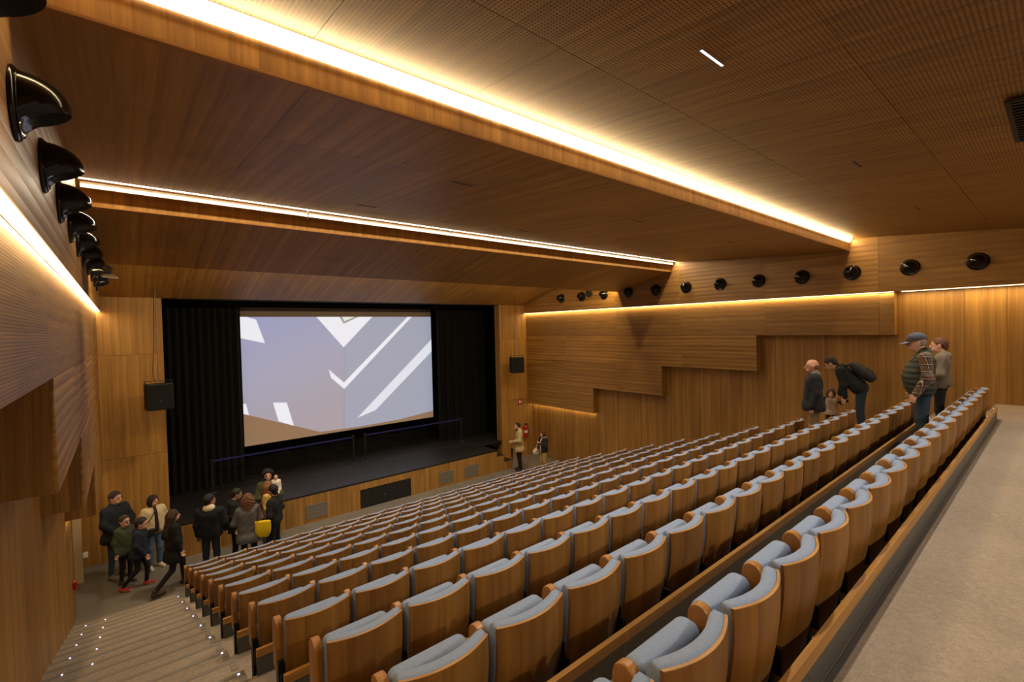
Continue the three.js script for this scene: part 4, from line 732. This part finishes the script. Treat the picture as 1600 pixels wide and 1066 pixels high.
person({ label: 'boy in a grey hooded sweatshirt and black trousers behind the cap man', at: [10.35, plat(0), -1.33], yaw: PI + 0.1, h: 1.64, cell: 0.015, top: { c: '#6b5d4b', hem: 0.88, thick: 0.025, hood: true, name: 'hoodie' }, trousers: { c: '#0e0d0d' }, shoes: { c: '#26221e' }, hair: { style: 'short', c: '#5a331a' }, head: { pitch: 0.12 }, arms: { L: [[0.25, 1.13, 0.0], [0.16, 0.94, 0.14]], R: [[-0.25, 1.13, 0.0], [-0.12, 0.94, 0.16]] } });

// things people carry
{
  const t = thing('tote_bag', 'bright yellow cloth tote bag on the shoulder of the grey coat woman', 'bag', [2.24, FLOOR + 0.78, -11.3], -0.25);
  const q = [0, 0.06, 0.12, 0.18, 0.24, 0.3].map((y, i) => cap([-0.09 - 0.006 * i + 0.03 * (i < 1), y, 0], [0.09 + 0.006 * i - 0.02 * (i < 1), y - 0.02, 0], [0.035, 0.045, 0.05, 0.048, 0.042, 0.035][i]));
  part('pouch', net(field(q, 0.05), bounds(q, 0.03), 0.012), cloth('#d9b400'), t);
  part('strap', new THREE.TubeGeometry(new THREE.CatmullRomCurve3([[-0.1, 0.34, 0.03], [-0.09, 0.5, 0.05], [-0.06, 0.68, 0.02], [-0.02, 0.66, -0.08], [0.05, 0.34, -0.04]].map((p) => new THREE.Vector3(...p))), 24, 0.014, 6), cloth('#5a2016'), t, 'brown strap');
}
{
  const t = thing('shoulder_bag', 'black shoulder bag hanging at the hip of the cream jacket woman', 'bag', [0.3, FLOOR + 0.8, -12.86], 0.35);
  part('pouch', new RoundedBoxGeometry(0.26, 0.17, 0.07, 3, 0.025).translate(0, 0.09, 0), cloth('#0b0a0a', 0.6), t);
  part('strap', new THREE.TubeGeometry(new THREE.CatmullRomCurve3([[-0.1, 0.17, 0], [0.0, 0.34, 0.05], [0.12, 0.5, 0.02], [0.22, 0.63, -0.13]].map((p) => new THREE.Vector3(...p))), 20, 0.009, 6), M.dark, t);
}
{
  const t = thing('umbrella', 'folded black umbrella held by the trench coat man', 'umbrella', [10.78, FLOOR + 0.26, -12.98]);
  part('canopy', new THREE.ConeGeometry(0.05, 0.52, 14).rotateX(PI).translate(0, 0.29, 0), M.dark, t); part('shaft', new THREE.CylinderGeometry(0.007, 0.007, 0.7, 8).translate(0, 0.35, 0), M.dark, t); part('handle', new THREE.TorusGeometry(0.035, 0.01, 8, 12, PI).translate(0.035, 0.69, 0), M.dark, t);
}
{
  const t = thing('patterned_bag', 'pale patterned bag held low by the woman with the scarf', 'bag', [11.28, FLOOR + 0.62, -12.2]);
  const q = [ell([0, 0.14, 0], [0.17, 0.14, 0.09])]; part('pouch', net((x, y, z) => field(q, 0.01)(x, y, z) + 0.012 * Math.sin(x * 60) * Math.sin(y * 55), bounds(q, 0.03), 0.011), cloth('#c8bd9f'), t); part('handle', new THREE.TorusGeometry(0.07, 0.008, 6, 16, PI).translate(0, 0.25, 0), cloth('#8a7a54'), t);
}
{
  const t = thing('backpack', 'black backpack on the back of the bending man', 'backpack');
  const q = [0, 0.08, 0.16, 0.24, 0.32, 0.4].map((y, i) => cap([-0.1, y, 0], [0.1, y, 0], [0.085, 0.1, 0.1, 0.095, 0.085, 0.06][i]));
  const geo = net(field(q, 0.05), bounds(q, 0.04), 0.013), m = new THREE.Matrix4().makeTranslation(0, 0, 0);
  const c = bend.up([0, 0.98, -0.27]), e = new THREE.Euler(0.86, 0, 0), mm = new THREE.Matrix4().makeRotationFromEuler(e).setPosition(...c);
  part('main_pack', geo.clone().applyMatrix4(mm), cloth('#090909', 0.7), t);
  part('front_pocket', new RoundedBoxGeometry(0.2, 0.18, 0.05, 3, 0.02).translate(0, 0.12, -0.095).applyMatrix4(mm), cloth('#0c0c0c', 0.7), t);
  for (const sx of [-1, 1]) part('strap', new THREE.TubeGeometry(new THREE.CatmullRomCurve3([[0.1 * sx, 0.42, 0.02], [0.13 * sx, 0.49, 0.14], [0.14 * sx, 0.42, 0.36], [0.15 * sx, 0.24, 0.37], [0.14 * sx, 0.08, 0.15]].map((p) => new THREE.Vector3(...p))), 20, 0.016, 6).applyMatrix4(mm), cloth('#0c0c0c'), t);
  t.position.copy(bend.g.position); t.rotation.y = bend.g.rotation.y;
}
{
  const t = thing('selfie_stick', 'thin black stick in the hands of the hooded boy', 'stick', [10.2, plat(0) + 0.83, -1.47], 0.0);
  part('rod', new THREE.CylinderGeometry(0.007, 0.009, 0.46, 8).rotateX(PI / 2 - 0.12).translate(0, 0.03, 0.1), M.dark, t); part('grip', new THREE.CylinderGeometry(0.014, 0.014, 0.14, 10).rotateX(PI / 2 - 0.12).translate(0, 0.0, -0.1), M.dark, t);
}
renderer.render(scene, camera);
